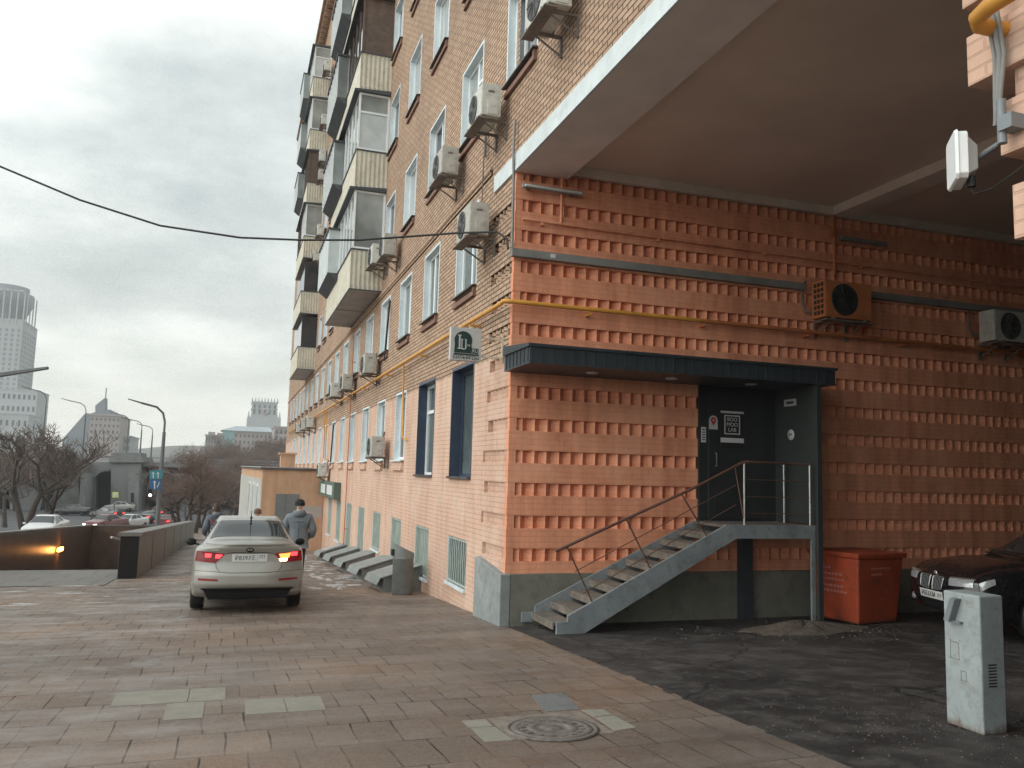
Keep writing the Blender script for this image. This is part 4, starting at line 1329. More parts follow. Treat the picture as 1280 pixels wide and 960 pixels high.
def flat(name, lab, cat, pts, mat, dz=0.006, group=None):
    q = MB()
    n = len(pts)
    q.prism(pts, lambda u, v, t: (u, v, gz(v) - 0.03 + (0.03 + dz) * t))
    o = q.build(name, mat)
    o['kind'] = 'structure'
    return o
for pts in ([(-0.81, 7.43), (-0.24, 7.43), (-0.24, 7.97), (-0.83, 7.97)], [(-0.23, 7.43), (0.06, 7.43), (0.06, 7.95), (-0.23, 7.96)], [(-0.38, 6.84), (-0.1, 6.84), (-0.1, 7.41), (-0.39, 7.41)], [(0.21, 6.85), (0.52, 6.85), (0.52, 7.37), (0.21, 7.38)], [(0.53, 6.85), (0.82, 6.85), (0.83, 7.36), (0.53, 7.37)],
            [(1.77, 5.98), (1.76, 5.59), (1.96, 5.58), (1.95, 5.96)], [(1.76, 6.2), (1.76, 5.99), (1.94, 5.98), (1.95, 6.2)], [(2.79, 6.02), (2.75, 5.6), (2.95, 5.65), (2.95, 6.04)], [(2.78, 6.27), (2.79, 6.04), (2.95, 6.06), (2.96, 6.25)]):
    flat('paving_stone', '', '', [pts[0], pts[1], pts[2], pts[3]] if pts[0][1] < pts[2][1] and pts[1][0] > pts[0][0] + 0.1 else [pts[0], pts[1], pts[2], pts[3]], M['tile_g'], 0.004)
flat('paving_stone', '', '', [(2.49, 6.30), (2.78, 6.30), (2.88, 6.92), (2.57, 6.88)], M['tile_b'], 0.004)
mh = thing('manhole_cover', 'round cast-iron manhole cover set in cement with pale stones around it', 'manhole cover', pv(2.34, 5.80))
q = MB()
q.prism([(1.97, 5.58), (2.73, 5.56), (2.75, 6.25), (1.97, 6.22)], lambda u, v, t: (u, v, gz(v) - 0.03 + 0.034 * t))
q.build('cement_bed', M['mhfill'], mh, True)
q = MB()
c = Vector(pv(2.33, 5.78, 0.0045))
def tilt(mb):
    mb.v = [(x, y, z - SL * (y - c.y)) for x, y, z in mb.v]
    return mb
q.lathe([(0.345, 0.0), (0.345, 0.010), (0.315, 0.012), (0.308, 0.004), (0.300, 0.004), (0.296, 0.012), (0.25, 0.010), (0.245, 0.006), (0.19, 0.006), (0.185, 0.011), (0.13, 0.011), (0.125, 0.006), (0.07, 0.006), (0.065, 0.012), (0.0, 0.012)], c, 'z', 48)
for i in range(16):
    a = math.pi * 2 * i / 16
    q.box(c.x + math.cos(a) * 0.22 - 0.022, c.x + math.cos(a) * 0.22 + 0.022, c.y + math.sin(a) * 0.22 - 0.022, c.y + math.sin(a) * 0.22 + 0.022, c.z + 0.004, c.z + 0.013)
tilt(q).build('cover', M['iron'], mh, True)

# litter bin
t = thing('litter_bin', 'grey cylindrical litter bin with a slanted top in front of the nearest hatch', 'litter bin', pv(3.30, 16.22))
q = MB()
r = 0.205
q.lathe([(0.0, 0.0), (r * 0.93, 0.0), (r * 0.95, 0.05), (r, 0.06), (r, 0.70), (r * 1.03, 0.705), (r * 1.03, 0.72), (0, 0.72)], (0, 0, 0), 'z', 28)
q.build('body', M['bin'], t)
q = MB()
top, bot = [], []
for i in range(28):
    a = 2 * math.pi * i / 28
    x, y = r * 1.02 * math.cos(a), r * 1.02 * math.sin(a)
    bot.append((x, y, 0.7205))
    top.append((x, y, 0.90 - 0.32 * (x / r) * 0.3))
q.add(bot + top, [tuple(range(28, 56))] + [(i, (i + 1) % 28, 28 + (i + 1) % 28, 28 + i) for i in range(28)])
q.build('lid', M['bin'], t)
MB().box(-0.245, -0.17, -0.075, 0.075, 0.76, 0.88).build('opening', M['ink'], t)

# sloped covers over the cellar windows
def hatch(y0, n):
    lb = ('nearest sloped sheet-metal cellar hatch, behind the litter bin', 'second sloped cellar hatch from the litter bin', 'third sloped cellar hatch along the pink wall, middle of five',
          'fourth sloped cellar hatch along the pink wall', 'farthest sloped cellar hatch, with snow on its sheet')[n]
    t = thing('cellar_hatch', lb, 'cellar hatch', pv(3.4, y0 + 0.8), 0, 'sloped cellar hatches along the pink wall')
    y1 = y0 + 1.62
    g0, g1 = gz(y0), gz(y1)
    h1, h0 = 0.52, 0.27
    xw, xf = BX - 0.002, 3.02
    q = MB()
    q.hexa([(xf, y0 + 0.06, g0 - 0.05), (xw, y0 + 0.06, g0 - 0.05), (xw, y1 - 0.06, g1 - 0.05), (xf, y1 - 0.06, g1 - 0.05),
            (xf, y0 + 0.06, g0 + h0), (xw, y0 + 0.06, g0 + h1), (xw, y1 - 0.06, g1 + h1), (xf, y1 - 0.06, g1 + h0)])
    q.build('base', M['hatchside'], t, True)
    q = MB()
    s = 0.022
    xo = xf - 0.06
    q.hexa([(xo, y0, g0 + h0 - 0.005), (xw, y0, g0 + h1 + 0.002), (xw, y1, g1 + h1 + 0.002), (xo, y1, g1 + h0 - 0.005),
            (xo, y0, g0 + h0 + s), (xw, y0, g0 + h1 + s), (xw, y1, g1 + h1 + s), (xo, y1, g1 + h0 + s)])
    q.hexa([(xo - 0.085, y0, g0 + h0 - 0.125), (xo - 0.07, y0, g0 + h0 - 0.125), (xo - 0.07, y1, g1 + h0 - 0.125), (xo - 0.085, y1, g1 + h0 - 0.125),
            (xo - 0.012, y0, g0 + h0 + s - 0.003), (xo + 0.0, y0, g0 + h0 + s - 0.003), (xo, y1, g1 + h0 + s - 0.003), (xo - 0.012, y1, g1 + h0 + s - 0.003)])
    q.build('cover_sheet', M['hatchtop'], t, True)
    if n == 4:
        q = MB()
        q.prism([(3.0, y0 + 0.25), (3.3, y0 + 0.1), (3.7, y0 + 0.35), (3.6, y0 + 1.1), (3.1, y0 + 1.2)], lambda u, v, k: (u, v, gz(v) + h0 + (h1 - h0) * (u - xo) / (xw - xo) + s + 0.003 + 0.02 * k))
        q.build('snow_cover', M['snow'], t, True)
for n in range(5):
    hatch(16.72 + 2.88 * n, n)

# barrier cabinet
t = thing('barrier_cabinet', 'pale steel barrier cabinet with a bent bracket, standing at the passage mouth', 'cabinet', (5.42, 4.91, gz(4.9)))
q = MB()
q.box(-0.115, 0.115, -0.165, 0.165, 0.0, 1.0)
q.build('case', M['cab'], t, bevel=0.012)
q = MB()
q.prism([(0.02, 0.96), (0.065, 0.955), (0.0, 0.78), (-0.045, 0.79)], lambda u, v, k: (-0.116 - 0.055 * k, -u + 0.06, v))
q.prism([(0.03, 0.955), (0.075, 0.95), (0.01, 0.775), (-0.035, 0.785)], lambda u, v, k: (-0.172 - 0.006 * k, -u + 0.075, v))
q.box(-0.15, -0.1155, -0.015, 0.09, 0.775, 0.787)
q.build('bracket', M['graymetal'], t)
q = MB()
for a in ((0.03, 0.11, 0.495, 0.50), (0.03, 0.11, 0.62, 0.625), (0.03, 0.034, 0.50, 0.62), (0.106, 0.11, 0.50, 0.62), (-0.03, 0.02, 0.35, 0.354), (-0.03, 0.02, 0.42, 0.424), (-0.03, -0.026, 0.354, 0.42), (0.016, 0.02, 0.354, 0.42)):
    q.box(-0.1165, -0.1152, a[0], a[1], a[2], a[3])
for yy, zz in ((0.02, 0.64), (0.11, 0.635), (0.11, 0.50), (0.09, 0.87), (0.10, 0.82)):
    q.box(-0.117, -0.1152, yy - 0.004, yy + 0.004, zz - 0.004, zz + 0.004)
q.build('flap_seam', M['bracket'], t)
q = MB()
for i in range(8):
    q.box(-0.05, 0.03, -0.1665, -0.1652, 0.34 + i * 0.022, 0.350 + i * 0.022)
q.build('vent', M['ink'], t)

# red container by the passage wall
t = thing('waste_container', 'tapered red plastic container with faded white lettering by the landing post', 'container', (9.29, 10.53, gz(10.5)), R(8))
def taper(w0, d0, w1, d1, z0, z1):
    return [(-w0, -d0, z0), (w0, -d0, z0), (w0, d0, z0), (-w0, d0, z0), (-w1, -d1, z1), (w1, -d1, z1), (w1, d1, z1), (-w1, d1, z1)]
MB().hexa(taper(0.42, 0.38, 0.50, 0.46, 0.02, 1.0)).build('tub', M['redbin'], t, bevel=0.03)
MB().hexa(taper(0.53, 0.49, 0.54, 0.50, 0.995, 1.07)).build('rim', M['redbin'], t, bevel=0.012)
q = MB()
rg = random.Random(2)
for i, (z, n) in enumerate(((0.80, 3), (0.71, 6), (0.63, 7), (0.53, 6), (0.45, 7))):
    y = 0.27
    for k in range(n):
        wd = rg.uniform(0.03, 0.055)
        o = -0.42 - (z - 0.02) / 0.98 * 0.08 - 0.003
        y -= wd + 0.022
        MB().box(o - 0.002, o + 0.002, y, y + wd, z, z + rg.uniform(0.025, 0.04)).build('letter', M['fadedprint'], t)
for i, (z, n) in enumerate(((0.83, 7), (0.74, 4))):
    x = -0.2
    for k in range(n):
        wd = rg.uniform(0.03, 0.05)
        o = -0.38 - (z - 0.02) / 0.98 * 0.08 - 0.003
        MB().box(x, x + wd, o - 0.002, o + 0.002, z, z + 0.03).build('letter', M['fadedprint'], t)
        x += wd + 0.02

# heap of sandy sweepings
q = MB()
rg = random.Random(8)
def heap(u, v):
    a = 2 * math.pi * v
    rr_ = u * (1 + 0.14 * math.sin(3 * a + 1) + 0.08 * math.sin(7 * a))
    h = (1 - u ** 1.3) * 0.12 * (1 + 0.25 * math.sin(9 * a + 6 * u)) + (0.018 * math.sin(31 * a) * (1 - u) if u > 0 else 0)
    return (7.75 + 1.05 * rr_ * math.cos(a), 9.85 + 0.42 * rr_ * math.sin(a), gz(9.85 + 0.42 * rr_ * math.sin(a)) - 0.01 + h)
q.grid(heap, 14, 60)
tag(q.build('dirt_heap', M['dirt']), 'low heap of sandy sweepings on the asphalt below the landing', 'dirt heap')

# grit and small litter strewn over the asphalt
q = MB()
rg = random.Random(41)
def chip(x, y, r):
    z = gz(y)
    n = 5
    vs = [(x + r * rg.uniform(.6, 1.2) * math.cos(2 * math.pi * i / n), y + r * rg.uniform(.6, 1.2) * math.sin(2 * math.pi * i / n), z - .003) for i in range(n)]
    q.add(vs + [(x + rg.uniform(-.3, .3) * r, y + rg.uniform(-.3, .3) * r, z + r * rg.uniform(.35, .8))], [(i, (i + 1) % n, n) for i in range(n)], 0)
for i in range(420):
    a, d = rg.uniform(0, 6.28), abs(rg.gauss(0, 1))
    chip(7.75 + 1.0 * d * math.cos(a), 9.75 + .42 * d * math.sin(a), rg.uniform(.006, .026))
for i in range(420):
    chip(rg.gauss(5.2, .8), rg.gauss(4.9, .55), rg.uniform(.003, .011))
for i in range(260):
    chip(rg.uniform(3.9, 10), rg.uniform(5, 11.1), rg.uniform(.003, .012))
for i in range(160):
    chip(rg.uniform(3.85, 9), 11.22 - abs(rg.gauss(0, .08)), rg.uniform(.005, .016))
q = q.build('grit', M['dirt'])
q['kind'] = 'stuff'

# ------------------------------------------------------------------ cars
def cr(p, t):
    """Catmull-Rom through a list of tuples at parameter t"""
    n = len(p) - 1
    i = min(max(int(t), 0), n - 1)
    f = t - i
    a, b, c, d = p[max(i - 1, 0)], p[i], p[i + 1], p[min(i + 2, n)]
    return tuple(0.5 * (2 * q1 + (q2 - q0) * f + (2 * q0 - 5 * q1 + 4 * q2 - q3) * f * f + (3 * q1 - q0 - 3 * q2 + q3) * f ** 3)
                 for q0, q1, q2, q3 in zip(a, b, c, d))

# y, half width, floor, belt, glass base half width, roof half width, roof height
SEDAN = [(-2.10, .795, .30, .97, .70, .66, 1.075), (-1.98, .835, .25, .985, .72, .67, 1.095), (-1.70, .855, .22, .985, .745, .66, 1.115), (-1.40, .86, .20, .98, .75, .65, 1.135),
         (-.72, .865, .19, .965, .755, .525, 1.425), (-.2, .865, .19, .95, .76, .55, 1.47), (.38, .865, .19, .935, .76, .545, 1.45), (1.12, .86, .19, .92, .75, .67, 1.04),
         (1.55, .855, .20, .88, .74, .66, .965), (1.95, .83, .23, .80, .70, .60, .87), (2.15, .745, .28, .70, .60, .50, .74)]
BIGSED = [(-2.30, .84, .32, 1.0, .74, .68, 1.09), (-2.1, .88, .26, 1.0, .76, .70, 1.12), (-1.75, .90, .22, 1.0, .78, .69, 1.13), (-1.45, .905, .20, .99, .79, .67, 1.15),
          (-.75, .91, .19, .97, .79, .54, 1.42), (-.1, .91, .19, .96, .79, .57, 1.46), (.45, .91, .19, .95, .79, .565, 1.43), (1.15, .905, .20, .93, .78, .70, 1.06),
          (1.65, .90, .21, .91, .77, .69, 1.01), (2.08, .87, .24, .84, .74, .66, .93), (2.27, .80, .30, .74, .66, .58, .82)]

def sect(st, u):
    y, w, zb, zl, wg, wr, zr = cr(st, u)
    zg = min(zl + 0.045, zr - 0.02)
    return [(0, y, zb), (w * .84, y, zb), (w * .985, y, zb + .11), (w * 1.0, y, zb + .30), (w * .985, y, zl - .14), (w * .945, y, zl), (wg, y, zg),
            (wr, y, max(zr - .055, zg)), (wr * .72, y, zr - .006), (0, y, zr)]

def surf(st, u, v):
    return Vector(cr(sect(st, u), v))

def car(name, label, cat, loc, rz, st, paint, detail=2, group=None, rear=None, front=None, wheel_r=0.30, wy=(-1.28, 1.29), glass='carglass'):
    t = thing(name, label, cat, loc, rz, group)
    nst = len(st) - 1
    nu, nv = (110, 40) if detail == 2 else (26, 14)
    ra = wheel_r + 0.055
    def keep(c):
        return not (abs(c.x) > 0.55 and any((c.y - w) ** 2 + (c.z - wheel_r) ** 2 < ra * ra for w in wy))
    b = MB()
    for s in (1, -1):
        def fn(i, j, s=s):
            p = surf(st, i * nst, j * 9)
            return (p.x * s, p.y, p.z)
        g = MB().grid(fn, nu, nv, 0, True, keep)
        if s == 1:
            g.f = [f[::-1] for f in g.f]
        b.add(g.v, g.f, 0, True)
    # end faces
    tabs = {}
    for e, u in ((-1, 0.0), (1, float(nst))):
        tab = [surf(st, u, 1 + 8 * i / 48) for i in range(49)]
        tabs[e] = tab
    def bulge(e, z):
        pts = (rear if e < 0 else front) or [(0.0, .02), (.35, .08), (.62, .10), (.70, .06), (1.2, .05)]
        for (z0, b0), (z1, b1) in zip(pts, pts[1:]):
            if z <= z1:
                f = (z - z0) / max(z1 - z0, 1e-6)
                f = max(0, min(1, f))
                f = f * f * (3 - 2 * f)
                return b0 + (b1 - b0) * f
        return pts[-1][1]
    def end_w(e, z):
        tab = tabs[e]
        for p, q in zip(tab, tab[1:]):
            if q.z >= z:
                f = (z - p.z) / max(q.z - p.z, 1e-6)
                return p.x + (q.x - p.x) * max(0, min(1, f))
        return tab[-1].x
    def end_y(e, x, z):
        w = max(end_w(e, z), 0.02)
        k = min(1.0, abs(x) / w)
        return tabs[e][0].y + e * bulge(e, z) * (1 - k ** 3.2)
    for e in (-1, 1):
        def ef(i, j, e=e):
            p = tabs[e][int(round(i * 48))]
            x = p.x * (2 * j - 1)
            return (x, end_y(e, x, p.z) if i < 1 else tabs[e][0].y + e * bulge(e, p.z) * (1 - abs(2 * j - 1) ** 3.2), p.z)
        g = MB().grid(ef, 48 if detail == 2 else 12, 24 if detail == 2 else 8, 0, True)
        if e == -1:
            g.f = g.f
        else:
            g.f = [f[::-1] for f in g.f]
        b.add(g.v, g.f, 0, True)
    body = b.build('body', M[paint], t)
    ub = MB()
    ub.box(-.60, .60, st[0][0] + .12, st[-1][0] - .12, .24, .62)
    ub.box(-.80, .80, wy[0] + ra + .02, wy[1] - ra - .02, .22, .5)
    ub.build('underbody', M['black'], t)
    # glass laid on the body shell
    def patch(u0, u1, v0, v1, sides=(1, -1), n=(14, 8), eps=0.005, mat='carglass', nm='window', taper=None, joined=False):
        outs = []
        q = MB()
        for s in sides:
            def pf(i, j, s=s):
                u = u0 + (u1 - u0) * i
                v = v0 + (v1 - v0) * j
                if taper:
                    u = taper(i, j)
                p = surf(st, u, v)
                du = surf(st, min(u + .02, nst), v) - surf(st, max(u - .02, 0), v)
                dv = surf(st, u, min(v + .02, 9)) - surf(st, u, max(v - .02, 0))
                nn = du.cross(dv)
                if nn.length > 1e-9:
                    nn.normalize()
                if nn.x < -0.05 or (abs(nn.x) <= 0.05 and nn.z < 0):
                    nn = -nn
                p = p + nn * eps
                return (p.x * s, p.y, p.z)
            g = MB().grid(pf, n[0], n[1])
            if joined:
                q.add(g.v, g.f, 0, True)
            else:
                q = MB().add(g.v, g.f, 0, True)
                outs.append(q.build(nm, M[mat], t))
        if joined:
            outs.append(q.build(nm, M[mat], t))
        return outs
    sm = (14, 10) if detail == 2 else (5, 4)
    patch(3.10, 3.92, 7.12, 9, n=sm, nm='rear_window', joined=True, mat=glass)
    patch(6.12, 6.90, 7.12, 9, n=sm, nm='windscreen', joined=True, mat=glass)
    patch(3.8, 5.05, 6.10, 6.93, n=sm, nm='side_window', mat=glass, taper=lambda i, j: (3.62 + .42 * j) + (5.0 - 3.62 - .42 * j) * i)
    patch(5.12, 6.2, 6.10, 6.93, n=sm, nm='side_window', mat=glass, taper=lambda i, j: 5.10 + (6.62 - .52 * j - 5.10) * i)
    for w in wy:
        for s in (-1, 1):
            q = MB()
            x = s * (st[4][1] - 0.115)
            q.lathe([(wheel_r * .62, .095 * s), (wheel_r * .93, .105 * s), (wheel_r, .07 * s), (wheel_r, -.07 * s), (wheel_r * .93, -.10 * s), (wheel_r * .6, -.10 * s)], (x, w, wheel_r), 'x', 26 if detail == 2 else 12)
            ty = q.build('wheel', M['black'], t)
            q = MB()
            q.lathe([(wheel_r * .63, .095 * s), (wheel_r * .60, .07 * s), (wheel_r * .56, .03 * s)], (x, w, wheel_r), 'x', 26 if detail == 2 else 12)
            q.lathe([(0.0, .085 * s), (wheel_r * .17, .08 * s), (wheel_r * .17, .03 * s)], (x, w, wheel_r), 'x', 12)
            for k in range(5 if detail == 2 else 0):
                a = 2 * math.pi * k / 5 + .3
                q.tube([(x + .07 * s, w + math.cos(a) * wheel_r * .1, wheel_r + math.sin(a) * wheel_r * .1), (x + .072 * s, w + math.cos(a) * wheel_r * .6, wheel_r + math.sin(a) * wheel_r * .6)], [wheel_r * .11, wheel_r * .09], 6)
            q.lathe([(0.0, .0), (wheel_r * .6, .0)], (x, w, wheel_r), 'x', 14, 1)
            q.build('rim', [M['rim'], M['black']], ty)
    def face(e, corners, mat, nm, eps=0.006, n=(12, 5), label=None):
        """patch following an end face; corners (x, z) in order"""
        a, b_, c, d = corners
        def pf(i, j):
            x = (a[0] * (1 - i) + b_[0] * i) * (1 - j) + (d[0] * (1 - i) + c[0] * i) * j
            z = (a[1] * (1 - i) + b_[1] * i) * (1 - j) + (d[1] * (1 - i) + c[1] * i) * j
            return (x, end_y(e, x, z) + e * eps, z)
        o = MB().grid(pf, n[0], n[1]).build(nm, M[mat], t)
        if label:
            o['label'] = label
        return o
    def face_tube(e, pts, r, mat, nm, eps=0.002, n=6):
        q = MB()
        out = []
        for (x0, z0), (x1, z1) in zip(pts, pts[1:]):
            for k in range(n):
                x, z = x0 + (x1 - x0) * k / n, z0 + (z1 - z0) * k / n
                out.append((x, end_y(e, x, z) + e * eps, z))
        x, z = pts[-1]
        out.append((x, end_y(e, x, z) + e * eps, z))
        q.tube(out, r, 5)
        return q.build(nm, M[mat], t)
    for s in (-1, 1):
        q = MB()
        wst = st[6][1]
        q.hexa([(s * (wst - .02), 0.72, .93), (s * (wst + .06), 0.72, .935), (s * (wst + .06), 0.78, .935), (s * (wst - .02), 0.80, .93),
                (s * (wst - .02), 0.72, .965), (s * (wst + .06), 0.72, .97), (s * (wst + .06), 0.78, .97), (s * (wst - .02), 0.80, .965)])
        q.lathe([(0.0, -.05), (.075, -.05), (.095, 0), (.07, .06), (0.0, .08)], (s * (wst + .12), .74, 1.0), 'y', 14)
        q.v = [(vx, vy, 1.0 + (vz - 1.0) * (.72 if abs(vx) > wst + .01 else 1)) for vx, vy, vz in q.v]
        q.build('door_mirror', M['trim'] if paint != 'carwhite' else M['carwhite'], t)
    return t, face, face_tube, end_y

REAR = [(.2, .0), (.30, .05), (.44, .155), (.60, .155), (.66, .115), (.76, .075), (.90, .075), (1.0, .105), (1.055, .12), (1.08, .07)]
PX, PY = 0.335, 15.72
t, face, ftube, ey = car('sedan_car', 'silver sedan driving away on the pavement with red and amber rear lights lit', 'car', pv(PX, PY, 0.012), 0.0, SEDAN, 'silver', rear=REAR)
t.rotation_euler.x = -math.atan(SL)
E_ = -1
for s in (-1, 1):
    ll = 'lit amber and red rear lamp cluster' if s == 1 else 'lit red rear lamp cluster'
    o = face(E_, [(s * .36, .905), (s * .785, .955), (s * .80, .80), (s * .50, .765)], 'redlens', 'tail_light', .010, label=ll)
    face(E_, [(s * .40, .888), (s * .505, .90), (s * .525, .81), (s * .475, .80)], 'redlens', 'lamp_segment', .013)
    if s == -1:
        face(E_, [(s * .56, .905), (s * .66, .915), (s * .655, .855), (s * .575, .85)], 'redlit', 'lamp_segment', .016)
        face(E_, [(s * .40, .89), (s * .50, .90), (s * .51, .84), (s * .45, .835)], 'redlit', 'lamp_segment', .016)
    else:
        face(E_, [(s * .62, .93), (s * .73, .935), (s * .72, .875), (s * .625, .87)], 'redlit', 'lamp_segment', .016)
        face(E_, [(s * .44, .90), (s * .62, .92), (s * .60, .845), (s * .47, .835)], 'amberlit', 'lamp_segment', .015)
        face(E_, [(s * .44, .832), (s * .575, .838), (s * .565, .79), (s * .465, .785)], 'whitelit', 'reversing_lamp', .018)
    face(E_, [(s * .45, .525), (s * .74, .54), (s * .74, .508), (s * .45, .495)], 'redlens', 'reflector', .008, (8, 2))
face(E_, [(-.66, .37), (.66, .37), (.58, .215), (-.58, .215)], 'trim', 'diffuser', .006, (20, 5))
face(E_, [(-.70, .385), (.70, .385), (.67, .36), (-.67, .36)], 'trim', 'diffuser_lip', .012, (20, 2))
ftube(E_, [(-.50, .80), (-.485, .70), (-.43, .635), (-.30, .62), (.30, .62), (.43, .635), (.485, .70), (.50, .80)], .0035, 'trim', 'boot_seam')
ftube(E_, [(-.355, .905), (-.27, .925), (.27, .925), (.355, .905)], .004, 'trim', 'boot_seam')
ftube(E_, [(-.80, .655), (-.55, .64), (-.43, .632)], .003, 'trim', 'bumper_seam')
ftube(E_, [(.80, .655), (.55, .64), (.43, .632)], .003, 'trim', 'bumper_seam')
pn = face(E_, [(-.262, .90), (.262, .90), (.262, .785), (-.262, .785)], 'paper', 'number_plate', .012, (8, 3))
yq = ey(-1, 0, .84) - .0135
for s_, x_, z_, w_ in (('Р839ХЕ', -.065, .838, .098), ('777', .185, .853, .072)):
    text('letter', s_, w_, frame((1, 0, 0), (0, 0, 1), (x_, yq, z_)), M['ink'], pn, world=False, sx=.92)
MB().box(.115, .119, yq - .001, yq + .003, .79, .895).build('divider', M['ink'], pn)
bd = MB().lathe([(0.0, -.006), (.055, -.006), (.060, 0.0)], (0, ey(-1, 0, .965) - .006, .965), 'y', 24)
bd.v = [(x, y, .965 + (z - .965) * .62) for x, y, z in bd.v]
bg = bd.build('badge', M['trim'], t)
text('letter', 'KIA', .045, frame((1, 0, 0), (0, 0, 1), (0, ey(-1, 0, .965) - .0135, .965)), M['chrome'], bg, world=False, sx=1.1)
MB().box(-.565, -.46, ey(-1, -.5, .965) - .006, ey(-1, -.5, .965) + .002, .955, .968).build('model_badge', M['chrome'], t)
q = MB().tube([(0.02, -.80, 1.40), (0.02, -.82, 1.45), (0.02, -.95, 1.58)], [.016, .008, .004], 6)
q.lathe([(0, -.028), (.028, 0), (0, .028)], (0.02, -.83, 1.455), 'z', 10)
q.build('aerial', M['ink'], t)
face(E_, [(-.66, 1.065), (.66, 1.065), (.66, 1.045), (-.66, 1.045)], 'silver', 'boot_lip', .016, (20, 2))

FRONT = [(.2, .0), (.32, .08), (.50, .16), (.62, .17), (.74, .15), (.82, .08)]
bx, by = 9.45 + .97 * 2.27, 9.03 - .24 * 2.27
t, face, ftube, ey = car('sedan_car', 'black sedan parked in the dark passage behind the pale barrier cabinet', 'car', (bx, by, gz(by)), R(76), BIGSED, 'carblack', front=FRONT, wheel_r=.335, wy=(-1.42, 1.44))
for s in (-1, 1):
    o = face(1, [(s * .35, .775), (s * .70, .785), (s * .72, .69), (s * .37, .675)], 'lens', 'headlight', .012)
    face(1, [(s * .34, .79), (s * .73, .80), (s * .73, .785), (s * .34, .775)], 'chrome', 'headlight_trim', .014, (10, 1))
    q = MB()
    q.grid(lambda i, j: tuple(a * b for a, b in zip(surf(BIGSED, 9.05 + .92 * i, 4.35 + (.75 - .25 * (1 - i)) * j) + Vector((.012, 0, 0)), (s, 1, 1))), 10, 4)
    q.build('headlight', M['lens'], t)
    gk = face(1, [(s * .03, .765), (s * .26, .765), (s * .24, .60), (s * .04, .58)], 'ink', 'kidney_grille', .012)
    pts = [(s * .03, .765), (s * .26, .765), (s * .24, .60), (s * .04, .58), (s * .03, .765)]
    ftube(1, pts, .008, 'chrome', 'grille_surround', .014)
    for k in range(6):
        x = s * (.06 + .033 * k)
        ftube(1, [(x, .755), (x * .95, .60)], .004, 'graymetal', 'grille_bar', .016, 3)
    face(1, [(s * .42, .44), (s * .66, .47), (s * .66, .36), (s * .42, .34)], 'trim', 'air_intake', .008)
    q = MB().lathe([(0, .0), (.045, .0), (.05, -.02)], (s * .55, ey(1, s * .55, .42) + .02, .42), 'y', 14)
    q.build('fog_lamp', M['lens'], t)
face(1, [(-.36, .46), (.36, .46), (.34, .33), (-.34, .33)], 'trim', 'air_intake', .006)
pn = face(1, [(-.262, .565), (.262, .565), (.262, .452), (-.262, .452)], 'paper', 'number_plate', .022, (6, 2))
yq = ey(1, 0, .51) + .025
for s_, x_, w_ in (('Р033ХМ', .055, .094), ('777', -.19, .066)):
    text('letter', s_, w_, frame((-1, 0, 0), (0, 0, 1), (x_, yq, .508)), M['ink'], pn, world=False, sx=.92)
q = MB().lathe([(0, .006), (.035, .006), (.038, 0)], (0, ey(1, 0, .79) + .004, .795), 'y', 18)
q.build('badge', M['chrome'], t)
q = MB()
q.tube([(-.62, 1.20, 1.045), (0, 1.24, 1.075), (.62, 1.20, 1.045)], .012, 6)
q.build('wiper', M['trim'], t)

# street cars down the hill, each placed where it stands on the road
def far_car(lab, x, y, rz, paint, head=False, tail=False, z=None):
    t, face, ft, ey_ = car('street_car', lab, 'car', (x, y, (gz(y) - 0.13) if z is None else z), rz, SEDAN, paint, detail=1, group='cars on the street beyond the underpass', glass='carglass')
    for s in (-1, 1):
        face(1, [(s * .40, .68), (s * .70, .70), (s * .70, .60), (s * .42, .58)], 'headlit' if head else 'lens', 'headlight', .012, (3, 2))
        face(-1, [(s * .40, .90), (s * .78, .94), (s * .79, .80), (s * .48, .78)], 'redlit' if tail else 'redlens', 'tail_light', .012, (3, 2))
    face(1, [(-.3, .55), (.3, .55), (.3, .4), (-.3, .4)], 'trim', 'grille', .01, (3, 2))
    return t
far_car('white car with headlights on coming up the street, largest of the street cars', at(58, 655, 56).x, 56, R(176), 'carwhite', True)
far_car('pale car cut by the left edge of the picture, standing at the snowy kerb', -15.9, 60, R(20), 'silver')
far_car('dull red car low beyond the underpass wall with headlights on', at(133, 650, 84).x, 84, R(150), 'carred', True)
far_car('small white car between the dull red car and the lamp post', at(163, 645, 95).x, 95, R(150), 'carwhite', True)
far_car('dark car with bright tail lights beside the tall lamp post', -8.9, 108, R(-20), 'carblack', False, True)
far_car('dark red car with tail lights lit near the bare roadside trees', -6.6, 99, R(-8), 'carred', False, True)
far_car('red car with brake lights shining right of the lamp post', -9.0, 118, R(0), 'carred', False, True)
far_car('black car parked broadside before the bridge arches', -19.5, 122, R(78), 'carblack')
far_car('dark car turning in front of the bridge pier', -14.6, 114, R(50), 'carblack', False, True)
far_car('grey car passing under the bridge arch', -15.2, 132, R(90), 'silver')

# ------------------------------------------------------------------ people
def skin_mesh(verts, edges, radii, root=0, sub=2):
    me = bpy.data.meshes.new('tmp')
    me.from_pydata(verts, edges, [])
    o = bpy.data.objects.new('tmp', me)
    COL.objects.link(o)
    o.modifiers.new('s', 'SKIN')
    if not me.skin_vertices:
        C.view_layer.objects.active = o
    for i, r in enumerate(radii):
        sv = me.skin_vertices[0].data[i]
        sv.radius = (r, r) if isinstance(r, (int, float)) else r
        sv.use_root = (i == root)
    sb = o.modifiers.new('b', 'SUBSURF')
    sb.levels = sub
    sb.render_levels = sub
    dg = C.evaluated_depsgraph_get()
    dg.update()
    out = bpy.data.meshes.new_from_object(o.evaluated_get(dg))
    bpy.data.objects.remove(o)
    for p in out.polygons:
        p.use_smooth = True
    return out

